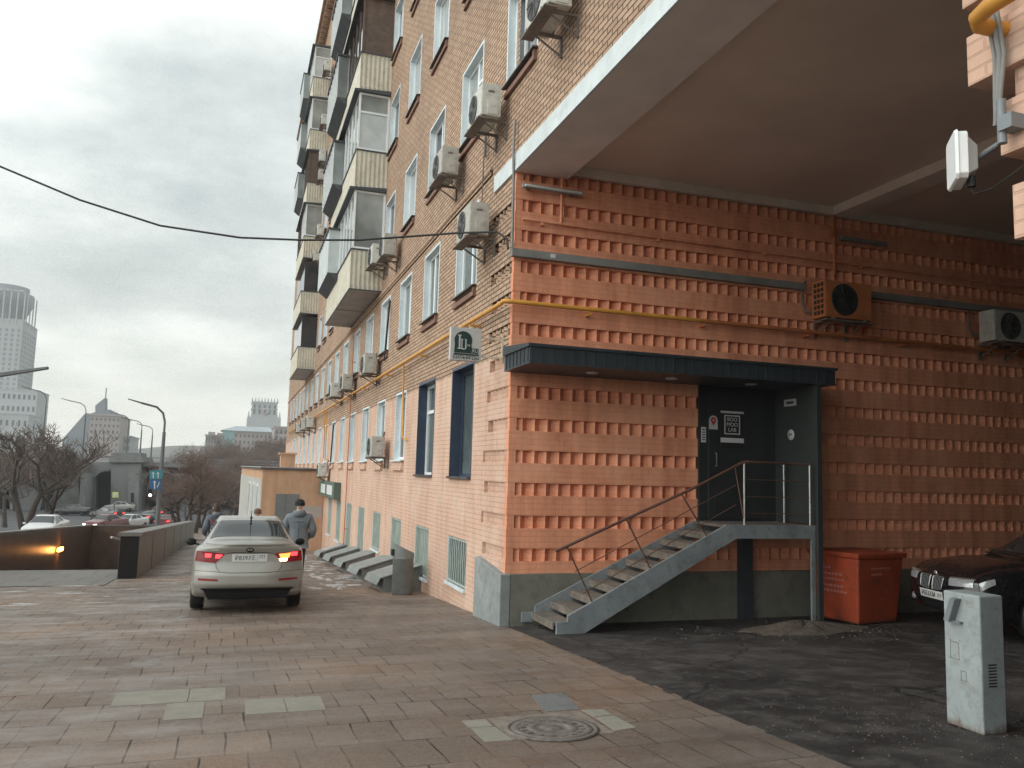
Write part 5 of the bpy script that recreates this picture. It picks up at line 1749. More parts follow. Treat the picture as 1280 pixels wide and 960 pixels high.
def person(label, loc, rz, jacket, hat=None, h=1.75, lean=0.0, stride=0.16, legs=True):
    k = h / 1.75
    t = thing('person', label, 'person', loc, rz)
    def P(x, y, z):
        return (x * k, (y + lean * max(0, z - .9)) * k, z * k)
    v = [P(0, 0, .95), P(0, 0, 1.12), P(0, .0, 1.33), P(0, 0, 1.46), P(0, .015, 1.53), P(0, .03, 1.60), P(0, .03, 1.70)]
    r = [(.13, .10), (.12, .09), (.12, .09), (.06, .05), .052, .07, .06]
    e = [(0, 1), (1, 2), (2, 3), (3, 4), (4, 5), (5, 6)]
    for s in (-1, 1):
        n = len(v)
        v += [P(s * .19, 0, 1.41), P(s * .27, -.03, 1.14), P(s * .23, .14, .96), P(s * .20, .20, .92), P(s * .10, 0, .88), P(s * .10, s * stride * .5 + .03, .50), P(s * .10, s * stride - .05, .09), P(s * .10, s * stride + .12, .04)]
        r += [.045, .045, .04, .035, .095, .065, .045, .04]
        e += [(3, n), (n, n + 1), (n + 1, n + 2), (n + 2, n + 3), (0, n + 4), (n + 4, n + 5), (n + 5, n + 6), (n + 6, n + 7)]
    me = skin_mesh(v, e, [tuple(q * k for q in a) if isinstance(a, tuple) else a * k for a in r])
    # head with face and ears joined into the same body mesh
    hb = MB()
    hb.v = [tuple(q.co) for q in me.vertices]
    hb.f = [list(p.vertices) for p in me.polygons]
    hc = Vector(P(0, .035, 1.64))
    for p in me.polygons:
        cz = sum(me.vertices[i].co.z for i in p.vertices) / len(p.vertices)
        hb.m.append(1 if cz < .93 * k else 0)
        hb.sm.append(True)
    def hd(i, j):
        a, b = 2 * math.pi * i, math.pi * j
        x, y, z = math.sin(b) * math.sin(a), math.sin(b) * math.cos(a), -math.cos(b)
        w = .078 * (1 - .16 * max(0, -z))
        yy = y * .098
        if y > 0.9 and -.35 < z < .25:
            yy += .018 * (1 - abs(z + .05) * 3)
        return (hc.x + x * w * k, hc.y + yy * k, hc.z + z * .118 * k)
    hb.grid(hd, 24, 16)
    for s in (-1, 1):
        hb.lathe([(0.0, -.012), (.026 * k, -.010), (.034 * k, .0), (0.02 * k, .010), (0, .012)], (hc.x + s * .078 * k, hc.y - .01, hc.z), 'x', 10)
        hb.lathe([(0.0, .008), (.009 * k, .004), (.012 * k, 0)], (hc.x + s * .030 * k, hc.y + .084 * k, hc.z + .012 * k), 'y', 8, 2)
    hb.box(hc.x - .022 * k, hc.x + .022 * k, hc.y + .08 * k, hc.y + .09 * k, hc.z - .062 * k, hc.z - .055 * k, 3)
    hb.build('body', [M['skin'], M['trouser'], M['ink'], M['redstrap']], t)
    # padded jacket
    v = [P(0, -.01, .78), P(0, -.01, .95), P(0, 0, 1.15), P(0, -.01, 1.37), P(0, -.005, 1.50)]
    r = [(.215, .155), (.225, .165), (.22, .165), (.235, .16), (.12, .11)]
    e = [(0, 1), (1, 2), (2, 3), (3, 4)]
    for s in (-1, 1):
        n = len(v)
        v += [P(s * .215, -.01, 1.38), P(s * .305, -.04, 1.13), P(s * .265, .12, .96)]
        r += [.085, .088, .070]
        e += [(3, n), (n, n + 1), (n + 1, n + 2)]
    jm = skin_mesh(v, e, [tuple(q * k for q in a) if isinstance(a, tuple) else a * k for a in r], 1)
    jm.materials.append(M[jacket])
    jo = link(bpy.data.objects.new('jacket', jm))
    jo.parent = t
    hd_ = MB()
    hd_.lathe([(.03, -.10), (.125, -.06), (.15, .01), (.12, .065), (.085, .055)], P(0, -.06, 1.47), 'z', 18)
    hd_.build('hood', M[jacket], t)
    sl = MB()
    sl.tube([P(-.10, -.172, 1.30), P(0, -.18, 1.30), P(.10, -.172, 1.30)], .006, 5)
    sl.tube([P(0, -.175, 1.30), P(0, -.19, 1.05), P(0, -.185, .84)], .005, 5)
    sl.build('seam', M['trouser'], t)
    if hat:
        q = MB()
        q.lathe([(.104 * k, -.02), (.108 * k, .01), (.103 * k, .05), (.085 * k, .095), (.05 * k, .122), (0, .13)], hc, 'z', 20)
        q.build('hat', M[hat], t)
    else:
        q = MB()
        def hr(i, j):
            a, b = 2 * math.pi * i, .42 * math.pi + .58 * math.pi * j
            x, y, z = math.sin(b) * math.sin(a), math.sin(b) * math.cos(a), -math.cos(b)
            m = 1.10 + .03 * math.sin(9 * a)
            zz = z if y < .2 else max(z, .38)
            return (hc.x + x * .080 * m * k, hc.y + (y * .100 * m - .006) * k, hc.z + (zz * .122 * m) * k - (.05 * k if y < -.2 and j < .2 else 0))
        q.grid(hr, 24, 10)
        q.build('hair', M['hair'], t)
    return t
person('person in a grey-blue hooded jacket and black knit hat walking beside the silver car', pv(1.47, 19.0), R(-4), 'jacket', 'knit', 1.86)
p2 = person('dark-haired person in a slate jacket with red strap, left behind the silver car', pv(-0.32, 23.6), R(22), 'jacket2', None, 1.78, lean=.10)
q = MB().tube([(-.22, -.13, 1.40), (-.10, -.19, 1.15), (.12, -.20, .95)], .022, 6)
q.build('bag_strap', M['redstrap'], p2)
person('person in a brown hat, mostly hidden behind the silver car roof', pv(0.72, 23.8), R(-6), 'jacket3', 'hatbrown', 1.66)

# ------------------------------------------------------------------ brick annex on the street front
AY = 36.4
an = thing('brick_annex', 'low orange brick annex with a flat snowy roof and a grey steel door', 'annex', (2.4, AY + 8, gz(AY)))
q = MB()
q.hexa([(1.22, AY, -3), (BX - .01, AY, -3), (BX - .01, AY + 20, -4), (0.55, AY + 20, -4),
        (1.22, AY, 1.42), (BX - .01, AY, 1.42), (BX - .01, AY + 20, 1.42), (0.55, AY + 20, 1.42)])
q.build('walls', M['annex'], an, True)
q = MB()
q.hexa([(1.195, AY + .25, -3), (1.215, AY + .25, -3), (.56, AY + 20, -4), (.53, AY + 20, -4),
        (1.195, AY + .25, 1.0), (1.215, AY + .25, 1.0), (.56, AY + 20, 1.0), (.53, AY + 20, 1.0)])
q.build('side_plaster', M['annexside'], an, True)
q = MB()
q.hexa([(1.12, AY - .10, 1.42), (BX - .012, AY - .10, 1.42), (BX - .012, AY + 20, 1.42), (0.45, AY + 20, 1.42),
        (1.12, AY - .10, 1.50), (BX - .012, AY - .10, 1.50), (BX - .012, AY + 20, 1.50), (0.45, AY + 20, 1.50)])
q.hexa([(1.15, AY - .06, 1.501), (3.2, AY - .06, 1.501), (3.2, AY + 19, 1.501), (0.5, AY + 19, 1.501),
        (1.15, AY - .06, 1.54), (3.2, AY - .06, 1.54), (3.2, AY + 19, 1.54), (0.5, AY + 19, 1.54)], 1)
q.build('roof', [M['sill'], M['snow']], an, True)
MB().box(2.0, 2.62, AY + 1.6, AY + 2.3, 1.50, 2.1).box(1.92, 2.7, AY + 1.52, AY + 2.38, 2.1, 2.18).build('chimney', M['annex'], an, True)
d = MB().box(1.80, 2.78, AY - .03, AY + .02, gz(AY) - .2, .40)
d = d.build('door', M['graydoor'], an, True)
MB().box(1.86, 2.20, AY - .045, AY - .031, gz(AY), .34).box(2.24, 2.70, AY - .045, AY - .031, gz(AY), .34).build('leaf', M['graydoor'], d, True)
MB().box(2.85, 3.75, AY - .012, AY + .01, -0.62, -0.10).build('plaster_patch', M['slab'], an, True)
for i in range(3):
    y = AY + 1.5 + i * 3.2
    x = 1.22 - .67 * (y + .9 - AY) / 20
    w_ = MB().box(x - .05, x + .04, y, y + 1.9, -1.1, 0.75).build('window', M['pvc'], an, True)
    MB().box(x - .065, x - .051, y + .12, y + 1.78, -1.0, 0.65).build('pane', M['glass'], w_, True)

# ------------------------------------------------------------------ underpass stair well
ux0, ux1, uy0, uy1 = -7.5, -2.42, 24.6, 53.0
up = thing('underpass_entrance', 'sunken pedestrian underpass entrance walled in dark brown granite', 'underpass entrance', (-5, 38, gz(38) - 2))
def sloped(mb, x0, x1, y0, y1, za, zb, m=0):
    return mb.hexa([(x0, y0, gz(y0) + za), (x1, y0, gz(y0) + za), (x1, y1, gz(y1) + za), (x0, y1, gz(y1) + za),
                    (x0, y0, gz(y0) + zb), (x1, y0, gz(y0) + zb), (x1, y1, gz(y1) + zb), (x0, y1, gz(y1) + zb)], m)
q = MB()
sloped(q, ux0 - .35, ux0, 16, uy1 + .35, -6, .72)
sloped(q, ux0, ux1 + .4, uy1, uy1 + .349, -6, .72)
sloped(q, ux1, ux1 + .018, uy0, uy1, -6, -.02)
q.quad((ux0, uy0, gz(uy0)), (ux1, uy0, gz(uy0)), (ux1, uy0, -6.5), (ux0, uy0, -6.5))
q.build('inner_wall', M['granite'], up, True)
q = MB()
sloped(q, ux0 - .40, ux0 + .05, 15.95, uy1 + .40, .721, .80)
sloped(q, ux0 + .051, ux1 + .43, uy1 - .05, uy1 + .401, .721, .80)
q.build('coping', M['parapet'], up, True)
q = MB()
for i in range(24):
    z = gz(uy0) - .16 * (i + 1)
    q.box(ux0, ux1, uy0 + .35 * i, uy0 + .35 * (i + 1) - .002, z - .3, z)
q.box(ux0, ux1, uy0 + 8.4, uy1, -6.6, -5.3)
q.build('step', M['parapet'], up, True)
q = MB()
q.tube([(-7.36, 22.5, gz(22.5) + .62), (-7.36, 30.5, -2.6), (-7.36, 34, -3.6)], .028, 8)
q.tube([(-7.36, 22.5, gz(22.5) + .42), (-7.36, 30.5, -2.9), (-7.36, 34, -3.9)], .02, 8)
q.tube([(-2.62, 21.6, gz(21.6) + .95), (-2.62, 25.0, gz(25) + .75), (-2.62, 33, -3.0)], .026, 8)
q.build('handrail', M['chrome'], up, True)
lp = MB().box(-7.47, -7.34, 43.1, 43.9, -2.66, -2.50).build('lamp', M['sodium'], up, True)
MB().box(-7.50, -7.471, 43.0, 44.0, -2.70, -2.46).build('lamp_base', M['trim'], up, True)
pt = thing('parapet_wall', 'low grey granite parapet with a dark end face beside the underpass', 'parapet', (-2.2, 37, gz(37)))
q = MB()
sloped(q, ux1 + .02, -1.98, 21.35, uy1 + .35, -.5, .98, 0)
q.build('wall', M['parapet'], pt, True)
MB().box(ux1 + .03, -1.99, 21.325, 21.349, gz(21.35) - .1, gz(21.35) + .98).build('end_face', M['parapetend'], pt, True)
q = MB()
sloped(q, ux1 - .03, -1.93, 21.30, uy1 + .40, .981, 1.07)
q.build('coping', M['parapet'], pt, True)
for i in range(6):
    y = 25 + i * 4.6
    q = MB()
    sloped(q, -1.979, -1.972, y, y + .012, 0.02, .975)
    q.build('joint', M['parapetend'], pt, True)

# snow lying in patches
def snow_patch(pts, seed):
    rg = random.Random(seed)
    q = MB()
    for cx_, cy_, rx, ry, n in pts:
        vs = [(cx_, cy_, gz(cy_) + .018)]
        m = 40
        for i in range(m):
            a = 2 * math.pi * i / m
            k = 1 + .20 * math.sin(2 * a + cx_ * 5) + .14 * math.sin(5 * a + cy_) + rg.uniform(-.10, .10)
            y = cy_ + ry * k * math.sin(a)
            vs.append((cx_ + rx * k * math.cos(a), y, gz(y) + .003))
        q.add(vs, [(0, 1 + i, 1 + (i + 1) % m) for i in range(m)], 0, True)
    return q
sn = []
rg = random.Random(21)
for i in range(90):
    y = rg.uniform(17.5, 33)
    sn.append((rg.uniform(1.9, 2.95) + .25 * math.sin(y), y, rg.uniform(.03, .17), rg.uniform(.06, .30), 0))
sn += [(-3.05, 19.45, .62, .10, 0), (-2.6, 19.5, .12, .12, 0)]
for i in range(22):
    sn.append((rg.uniform(-6.5, -1.5), rg.uniform(15, 18.6), rg.uniform(.05, .28), rg.uniform(.02, .06), 0))
for i in range(30):
    sn.append((rg.uniform(-1.2, 1.2), rg.uniform(40, 62), rg.uniform(.3, 1.1), rg.uniform(.6, 2.2), 0))
for i in range(24):
    sn.append((-9.6 + rg.uniform(-.5, .5), rg.uniform(48, 98), rg.uniform(.3, .7), rg.uniform(1, 3), 0))
q = snow_patch(sn, 4).build('snow', M['snow'])
q['kind'] = 'stuff'

# ------------------------------------------------------------------ bridge, street furniture, trees, city beyond
def pxprism(mb, poly, Y, depth, m=0):
    f = [at(x, y, Y) for x, y in poly]
    n = len(f)
    bvs = [p + Vector((0, depth, 0)) for p in f]
    return mb.add(f + bvs, [tuple(range(n)), tuple(range(2 * n - 1, n - 1, -1))] + [((i + 1) % n, i, n + i, n + (i + 1) % n) for i in range(n)], m)

BY = 140.0
br = thing('viaduct', 'grey concrete viaduct with stone pier, arches and a sloping ramp wall beyond the street', 'bridge', (-30, BY, gz(BY)))
zd = at(100, 578, BY).z
q = MB()
q.box(-140, 8, BY - 1, BY + 14, zd - 1.3, zd)
q.box(-140, 8, BY - 1.5, BY - .6, zd - .35, zd + .15)
q.build('deck', M['concrete'], br, True)
q = MB()
q.box(-140, 8, BY - 1.3, BY - 1.18, zd + .95, zd + 1.08)
q.box(-140, 8, BY - 1.3, BY - 1.2, zd + .5, zd + .58)
for i in range(75):
    q.box(-140 + 2 * i, -139.9 + 2 * i, BY - 1.3, BY - 1.18, zd, zd + 1.0)
q.build('railing', M['graymetal'], br, True)
q = MB()
arch = [(-60, 655), (-60, 578), (52, 579), (58, 600), (46, 655), (12, 655)] + [(12 - 7 * (1 - math.cos(a * math.pi / 8)), 622 - 14 * math.sin(a * math.pi / 8)) for a in range(0, 9)] + [(-2, 655)]
pxprism(q, arch, BY - 6, 12)
q.build('retaining_wall', M['concrete'], br, True)
q = MB()
pxprism(q, [(60, 655), (62, 640), (92, 577), (104, 577), (98, 600), (101, 655)], BY - 10, 8)
pxprism(q, [(97, 655), (101, 592), (107, 592), (105, 655)], BY - 10.5, 9)
q.build('ramp_wall', M['concrete'], br, True)
q = MB()
pxprism(q, [(101, 600), (103, 585), (120, 578), (150, 577), (150, 585), (126, 590), (112, 602)], BY - 3, 10)
pxprism(q, [(112, 650), (113, 596), (120, 596), (119, 650)], BY - 2, 2.5)
q.build('arch_rib', M['concrete'], br, True)
q = MB()
pxprism(q, [(138, 650), (139, 566), (176, 566), (175, 650)], BY - 3.5, 9)
pxprism(q, [(136, 578), (136, 572), (179, 572), (179, 578)], BY - 4, 10)
pxprism(q, [(160, 650), (160, 588), (174, 588), (173, 650)], BY - 4.2, .8)
q.build('pier', M['concrete'], br, True)
q = MB()
pxprism(q, [(163.5, 628), (163.5, 616), (167.5, 616), (167.5, 628)], BY - 4.25, .2)
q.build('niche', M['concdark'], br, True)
q = MB()
outer = [(176, 585), (176, 576), (232, 576), (232, 650), (224, 650)] + [(200 + 24 * math.cos(a * math.pi / 16), 628 - 46 * math.sin(a * math.pi / 16)) for a in range(0, 17)]
outer = [(174, 652), (174, 578), (236, 578), (236, 652), (226, 652)] + [(200 + 26 * math.cos(a * math.pi / 16), 630 - 45 * math.sin(a * math.pi / 16)) for a in range(0, 17)]
pxprism(q, outer, BY - 1, 6)
q.build('arch_wall', M['concrete'], br, True)
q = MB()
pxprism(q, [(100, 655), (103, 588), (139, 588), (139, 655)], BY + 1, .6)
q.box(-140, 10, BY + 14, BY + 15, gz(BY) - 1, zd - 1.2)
q.build('opening_shade', M['concdark'], br, True)  # dark sheets put the shade under the viaduct into colour

def lamp_post(label, base, h, arm, rz=0.0, r=0.10, group='tall street lamps'):
    t = thing('street_lamp', label, 'street lamp', base, rz, group)
    q = MB()
    q.tube([(0, 0, 0), (0, 0, h * .3), (0, 0, h * .78)], [r * 1.35, r * 1.1, r * .8], 8)
    q.tube([(0, 0, h * .78), (0, 0, h * .86), (-arm * .08, 0, h * .93), (-arm * .3, 0, h * .975), (-arm * .8, 0, h)], r * .55, 7)
    q.build('pole', M['pole'], t)
    q = MB()
    e_ = arm * .09
    q.hexa([(-arm * 1.25, -.14, h + .02 + e_), (-arm * .78, -.12, h - .08), (-arm * .78, .12, h - .08), (-arm * 1.25, .14, h + .02 + e_),
            (-arm * 1.25, -.10, h + .10 + e_), (-arm * .78, -.10, h + .06), (-arm * .78, .10, h + .06), (-arm * 1.25, .10, h + .10 + e_)])
    q.build('lamp_head', M['pole'], t, bevel=.02)
    return t
def base_at(px, py, Y, z=None):
    p = at(px, py, Y)
    return (p.x, p.y, gz(p.y) - .1 if z is None else z)
b0 = base_at(197, 650, 76)
lamp_post('tallest curved street lamp carrying blue and teal road signs', b0, at(197, 505, 76).z - b0[2], 2.4, R(8), .17)
for px, pt_, Y, arm, lb in ((51, 487, 150, 3, 'leftmost curved lamp on the viaduct, beside the white tower'), (102, 502, 150, 3, 'curved lamp on the viaduct in front of the building with the slanted roof'),
                            (157, 518, 152, 2.5, 'curved lamp on the viaduct just right of the slanted-roof building'), (174, 525, 156, 2.5, 'curved lamp on the viaduct, left of the tallest lamp post'),
                            (188, 532, 160, 2.2, 'small far lamp on the viaduct close to the tallest lamp post')):
    p = at(px, 578, Y)
    lamp_post(lb, (p.x, p.y, zd - .2), at(px, pt_, Y).z - zd + .2, arm, R(10), .13)
p = at(-132, 500, 30)
lp_ = lamp_post('near street lamp whose long arm reaches in from the left edge against the sky', (p.x, p.y, gz(30)), at(0, 470, 30).z - gz(30), 3.3, R(180), .16)
p = at(366, 500, 75)
# road signs on the tall lamp
t = thing('road_sign', 'teal road sign with two pale arrows, upper board on the tallest lamp post', 'road sign', at(195, 594, 75.5))
f = lambda px, py, d=0.0: at(px, py, 75.7 - d)
q = MB()
pxprism(q, [(187, 588), (203, 587.5), (203, 598.5), (187, 599)], 75.7, .06)
q.build('board', M['teal'], t, True)
q = MB()
for x in (191, 197):
    pxprism(q, [(x, 598), (x, 592), (x - 1.5, 592), (x + .5, 590), (x + 2.5, 592), (x + 1.2, 592), (x + 1.2, 598)], 75.68, .015)
q.build('arrow', M['paper'], t, True)
t = thing('road_sign', 'blue road sign with a pale arrow, lower board on the tallest lamp post', 'road sign', at(195, 606, 75.5))
q = MB()
pxprism(q, [(186.5, 599.6), (201.5, 599.4), (201.5, 612), (186.5, 612)], 75.7, .06)
q.build('board', M['blue'], t, True)
q = MB()
pxprism(q, [(192.4, 611), (192.4, 603), (191, 603), (193.2, 600.6), (195.4, 603), (194, 603), (194, 611)], 75.68, .015)
pxprism(q, [(196, 609), (199, 602.5), (199.8, 603), (197, 609.4)], 75.68, .015)
q.build('arrow', M['paper'], t, True)
t = thing('crossing_sign', 'small yellow-green pedestrian crossing sign on a thin post before the bridge pier', 'road sign', base_at(144, 630, 100))
q = MB()
pxprism(q, [(140.5, 615), (148, 615), (148, 622), (140.5, 622)], 100, .06)
q.build('board', M['yellow'], t, True)
q = MB()
pxprism(q, [(142.2, 616.6), (146.3, 616.6), (146.3, 620.6), (142.2, 620.6)], 99.97, .02)
q.build('symbol', M['paper'], t, True)
q = MB()
pa = at(144.3, 615, 100.1)
q.tube([(pa.x, pa.y, gz(100) - .2), (pa.x, pa.y, pa.z)], .05, 6)
q.build('post', M['pole'], t, True)
t = thing('traffic_light', 'small dark traffic signal on the tallest lamp post, showing a white lamp', 'traffic light', at(187, 615, 75.4))
q = MB()
pxprism(q, [(184.8, 611.5), (190, 611.5), (190, 622), (184.8, 622)], 75.5, .2)
q.build('housing', M['trim'], t, True)
q = MB()
pl_ = at(187.6, 619, 75.48)
q.lathe([(0, -.02), (.10, -.01), (.11, 0)], pl_, 'y', 12)
q.build('lamp', M['headlit'], t, True)

# bare winter trees
def bare_tree(label, loc, h, seed, levels=5, spread=.62, twig='twig', group=None, trunks=1, r0=.16, lean=(0, 0)):
    t = thing('bare_tree', label, 'tree', loc, 0, group)
    rg = random.Random(seed)
    tr, cr_ = MB(), MB()
    def grow(p, d, L, r, lv):
        pts = [p]
        k = 3 if lv < 3 else 2
        dd = d.copy()
        for i in range(k):
            dd = (dd + Vector((rg.uniform(-1, 1), rg.uniform(-1, 1), rg.uniform(-.4, .7))) * .16).normalized()
            pts.append(pts[-1] + dd * L / k)
        rs = [r * (1 - .42 * i / k) for i in range(k + 1)]
        (tr if lv < 2 else cr_).tube(pts, rs, 7 if lv < 1 else (5 if lv < 3 else 3), 0, lv < 2)
        if lv >= levels:
            return
        n = rg.choice((3, 3, 4)) if lv < 2 else rg.choice((3, 4, 5))
        for i in range(n):
            q_ = pts[-1] if i < 2 else pts[rg.randint(1, k)]
            ax = Vector((rg.uniform(-1, 1), rg.uniform(-1, 1), rg.uniform(-.25, .9))).normalized()
            nd = (dd * (1 - spread) + ax * spread).normalized()
            if nd.z < -.1:
                nd.z = .1
            grow(q_, nd, L * rg.uniform(.62, .80), r * (.58 if lv < 3 else .62), lv + 1)
    for k in range(trunks):
        d = Vector((lean[0] + rg.uniform(-.18, .18) + (k - (trunks - 1) / 2) * .5, lean[1] + rg.uniform(-.1, .1), 1)).normalized()
        grow(Vector((k * .12, 0, -.1)), d, h * .30, r0 * h / 8, 0)
    tr.build('trunk', M['bark'], t)
    cr_.build('crown', M[twig], t)
    return t
bare_tree('large dark bare tree with forked trunk in front of the viaduct arch', base_at(30, 655, 80), 11.5, 1, 5, group='bare trees', trunks=2, r0=.22, spread=.60)
bare_tree('bare tree leaning right with a long low limb before the ramp wall', base_at(54, 648, 88), 10.5, 7, 5, group='bare trees', r0=.2, lean=(.5, 0))
bare_tree('pale reddish bare tree at the far left behind the snowy kerb', base_at(8, 640, 96), 12.5, 9, 5, twig='twigred', group='bare trees', spread=.65)
GRP = 'bare trees along the descending street'
A_ = bare_tree('bushy reddish brown bare tree nearest the snow at the pavement end', base_at(243, 660, 68), 8.2, 12, 5, twig='twigred', group=GRP, spread=.70, trunks=2)
B_ = bare_tree('many-stemmed brown bare tree just right of the tall lamp post', base_at(222, 652, 84), 8.6, 15, 5, twig='twigred', group=GRP, spread=.70, trunks=3)
C_ = bare_tree('brown bare tree behind the heads of the pedestrians', base_at(285, 655, 78), 7.2, 18, 5, twig='twig', group=GRP, spread=.68, trunks=2)
rg = random.Random(30)
LB = ('one of the brown bare trees massed beyond the annex and the parked street',)
spots = [(255, 92, 1.05), (300, 96, 1.0), (232, 104, 1.1), (275, 112, 1.15), (312, 116, 1.1), (250, 128, 1.3), (292, 132, 1.35), (335, 138, 1.35), (215, 120, 1.05), (265, 150, 1.5), (318, 156, 1.6), (350, 150, 1.6), (232, 146, 1.4), (300, 170, 1.8), (340, 178, 1.9), (280, 185, 1.8), (248, 175, 1.6), (365, 185, 2.0), (325, 200, 2.2), (352, 205, 2.3), (210, 190, 1.5), (290, 215, 2.1), (260, 220, 1.8)]
for i, (px, Y, sc) in enumerate(spots):
    o = copy_tree((A_, B_, C_)[i % 3], None, LB[0], 'brown bare trees massed in the distance')
    p = at(px, 600, Y)
    o.location = (p.x, p.y, gz(p.y) - .3)
    o.rotation_euler.z = rg.uniform(0, 6.28)
    o.scale = (sc * rg.uniform(.95, 1.2), sc * rg.uniform(.95, 1.2), sc * rg.uniform(.9, 1.1))
for i, (px, Y, sc, lb) in enumerate(((-30, 118, 1.6, 'bare tree at the picture edge beside the viaduct wall'), (22, 130, 1.75, 'bare tree before the left end of the viaduct, between the two forked trees'), (64, 128, 1.5, 'bare tree rising above the viaduct railing below the white tower'), (90, 160, 1.1, 'small bare tree on the viaduct right of the ramp wall'))):
    o = copy_tree((B_, C_, A_, C_)[i], None, lb, 'bare trees')
    p = at(px, 600, Y)
    o.location = (p.x, p.y, gz(p.y))
    o.rotation_euler.z = 1.3 * i
    o.scale = (sc, sc, sc)

# city skyline
def block(name, label, cat, pxl, pxr, pyt, Y, mat, nx, nz, depth=30, zb=-12, wz=.5, ww=.5, top=None, loc=None):
    a, b = at(pxl, pyt, Y), at(pxr, pyt, Y)
    t = thing(name, label, cat, ((a.x + b.x) / 2, Y, gz(Y)))
    q = MB()
    zt = (a.z + b.z) / 2
    q.box(a.x, b.x, Y, Y + depth, zb, zt)
    q.box(a.x - .3, b.x + .3, Y - .3, Y + depth, zt, zt + .5)
    q.build('wall', mat, t, True)
    if nx:
        W_, Hh = b.x - a.x, zt - 0
        cw, ch = W_ / nx, Hh / nz
        me = None
        for i in range(nx):
            for j in range(nz):
                x = a.x + (i + .5) * cw
                z = 0 + (j + .45) * ch
                if me is None:
                    o = MB().box(-cw * ww / 2, cw * ww / 2, -.12, .1, -ch * wz / 2, ch * wz / 2).build('window', M['farwin'], t)
                    me = o.data
                else:
                    o = link(bpy.data.objects.new('window', me))
                    o.parent = t
                o.location = (x - ORG[t.name].x, 0, z - ORG[t.name].z)
    return t, a, b, zt

# white hotel tower at the left edge
Y = 520
t, a, b, zt = block('office_tower', 'tall pale tower with a rounded crown at the left edge of the picture', 'tower', -42, 29, 398, Y, M['farwhite'], 0, 0, depth=36)
q = MB()
w = b.x - a.x
for j in range(26):
    z = 4 + j * (zt - 8) / 26
    for i in range(9):
        q.box(a.x + w * (i + .28) / 9, a.x + w * (i + .72) / 9, Y - .15, Y + .2, z, z + 1.7)
    for i in range(6):
        q.box(b.x - .2, b.x + .15, Y + 3 + i * 5.5, Y + 5.6 + i * 5.5, z, z + 1.7)
o = q.build('window_rows', M['fargrey'], t, True)
o['kind'] = 'stuff'
cx_ = (a.x + b.x) / 2
q = MB()
q.lathe([(w * .40, 0), (w * .40, 3.5), (w * .47, 7), (w * .53, 11), (w * .53, 17), (w * .44, 17.2), (w * .44, 21), (0, 21)], (cx_, Y + 16, zt), 'z', 40)
q.build('crown', M['fargrey'], t, True)
q = MB()
for i in range(9):
    q.box(a.x + w * i / 8 - .3, a.x + w * i / 8 + .3, Y - .4, Y + .2, zt - 2, zt + 17)
for i in range(5):
    q.box(b.x - .3, b.x + .3, Y + i * 7, Y + i * 7 + .6, zt - 2, zt + 17)
q.box(a.x - .3, b.x + .3, Y - .4, Y + .2, zt + 16.4, zt + 17.3)
q.build('column_ring', M['farwhite'], t, True)
block('office_block', 'stepped white block at the foot of the tall pale tower', 'building', -30, 47, 487, 505, M['farwhite'], 12, 6, wz=.4, ww=.45)
block('office_block', 'lower pale block before the tall tower, at the left edge behind the trees', 'building', -40, 36, 517, 480, M['farwhite'], 10, 3, wz=.35, ww=.4)
# building with the slanted roof
Y = 330
t, a, b, zt = block('office_block', 'pale pinkish office block with a slanted glass wing and pointed roof screen', 'building', 113, 151, 520, Y, M['farpink'], 7, 8, wz=.42, ww=.36)
q = MB()
pxprism(q, [(76, 575), (78, 549), (107, 516), (113, 517), (113, 575)], Y + 1, 22)
q.build('slanted_wing', M['fargrey'], t, True)
q = MB()
pxprism(q, [(113, 520), (113, 517), (128, 512), (138, 512), (148, 519), (151, 520)], Y + 2, 20)
pxprism(q, [(119, 517), (119, 507), (131.5, 497), (131.5, 513)], Y + 4, 6)
q.build('roof', M['fargrey'], t, True)
q = MB()
m_ = at(131.8, 500, Y + 5)
q.tube([(m_.x, m_.y, m_.z - 3), (m_.x, m_.y, m_.z + 4.5)], .18, 6)
q.build('mast', M['pole'], t, True)
block('office_block', 'small pale block just right of the slanted-roof building', 'building', 150, 163, 546, 345, M['farwhite'], 4, 4)
# stalinist tower and apartment blocks
Y = 640
t, a, b, zt = block('landmark_tower', 'tall cream stepped tower with pinnacles and a round emblem above the apartment roofs', 'tower', 315.5, 347, 503, Y, M['farwhite'], 5, 5, depth=24, wz=.72, ww=.42)
q = MB()
for i in range(9):
    x = a.x + (b.x - a.x) * i / 8
    q.hexa([(x - .7, Y - .5, zt), (x + .7, Y - .5, zt), (x + .7, Y + 1, zt), (x - .7, Y + 1, zt), (x - .15, Y - .1, zt + 3.6), (x + .15, Y - .1, zt + 3.6), (x + .15, Y + .3, zt + 3.6), (x - .15, Y + .3, zt + 3.6)])
q.build('pinnacle_row', M['farwhite'], t, True)
q = MB()
a2, b2 = at(309, 521, Y + 1), at(351, 521, Y + 1)
q.box(a2.x, b2.x, Y - 3, Y + 26, -5, a2.z)
for x in (a2.x + 1, a2.x + 3, b2.x - 3, b2.x - 1):
    q.hexa([(x - .8, Y - 3, a2.z), (x + .8, Y - 3, a2.z), (x + .8, Y - 1, a2.z), (x - .8, Y - 1, a2.z), (x - .2, Y - 2.2, a2.z + 4.6), (x + .2, Y - 2.2, a2.z + 4.6), (x + .2, Y - 1.8, a2.z + 4.6), (x - .2, Y - 1.8, a2.z + 4.6)])
q.build('lower_tier', M['farwhite'], t, True)
q = MB()
em = at(332, 514.5, Y - .5)
q.lathe([(1.5, -.3), (2.9, -.3), (2.9, .2)], em, 'y', 20)
q.build('emblem', M['farpink'], t, True)
q = MB()
q.box(a.x - .5, b.x + .5, Y - .6, Y + 24, zt - 5.2, zt - 4.4)
q.box(a.x - .5, b.x + .5, Y - .6, Y + 24, zt - .5, zt + .2)
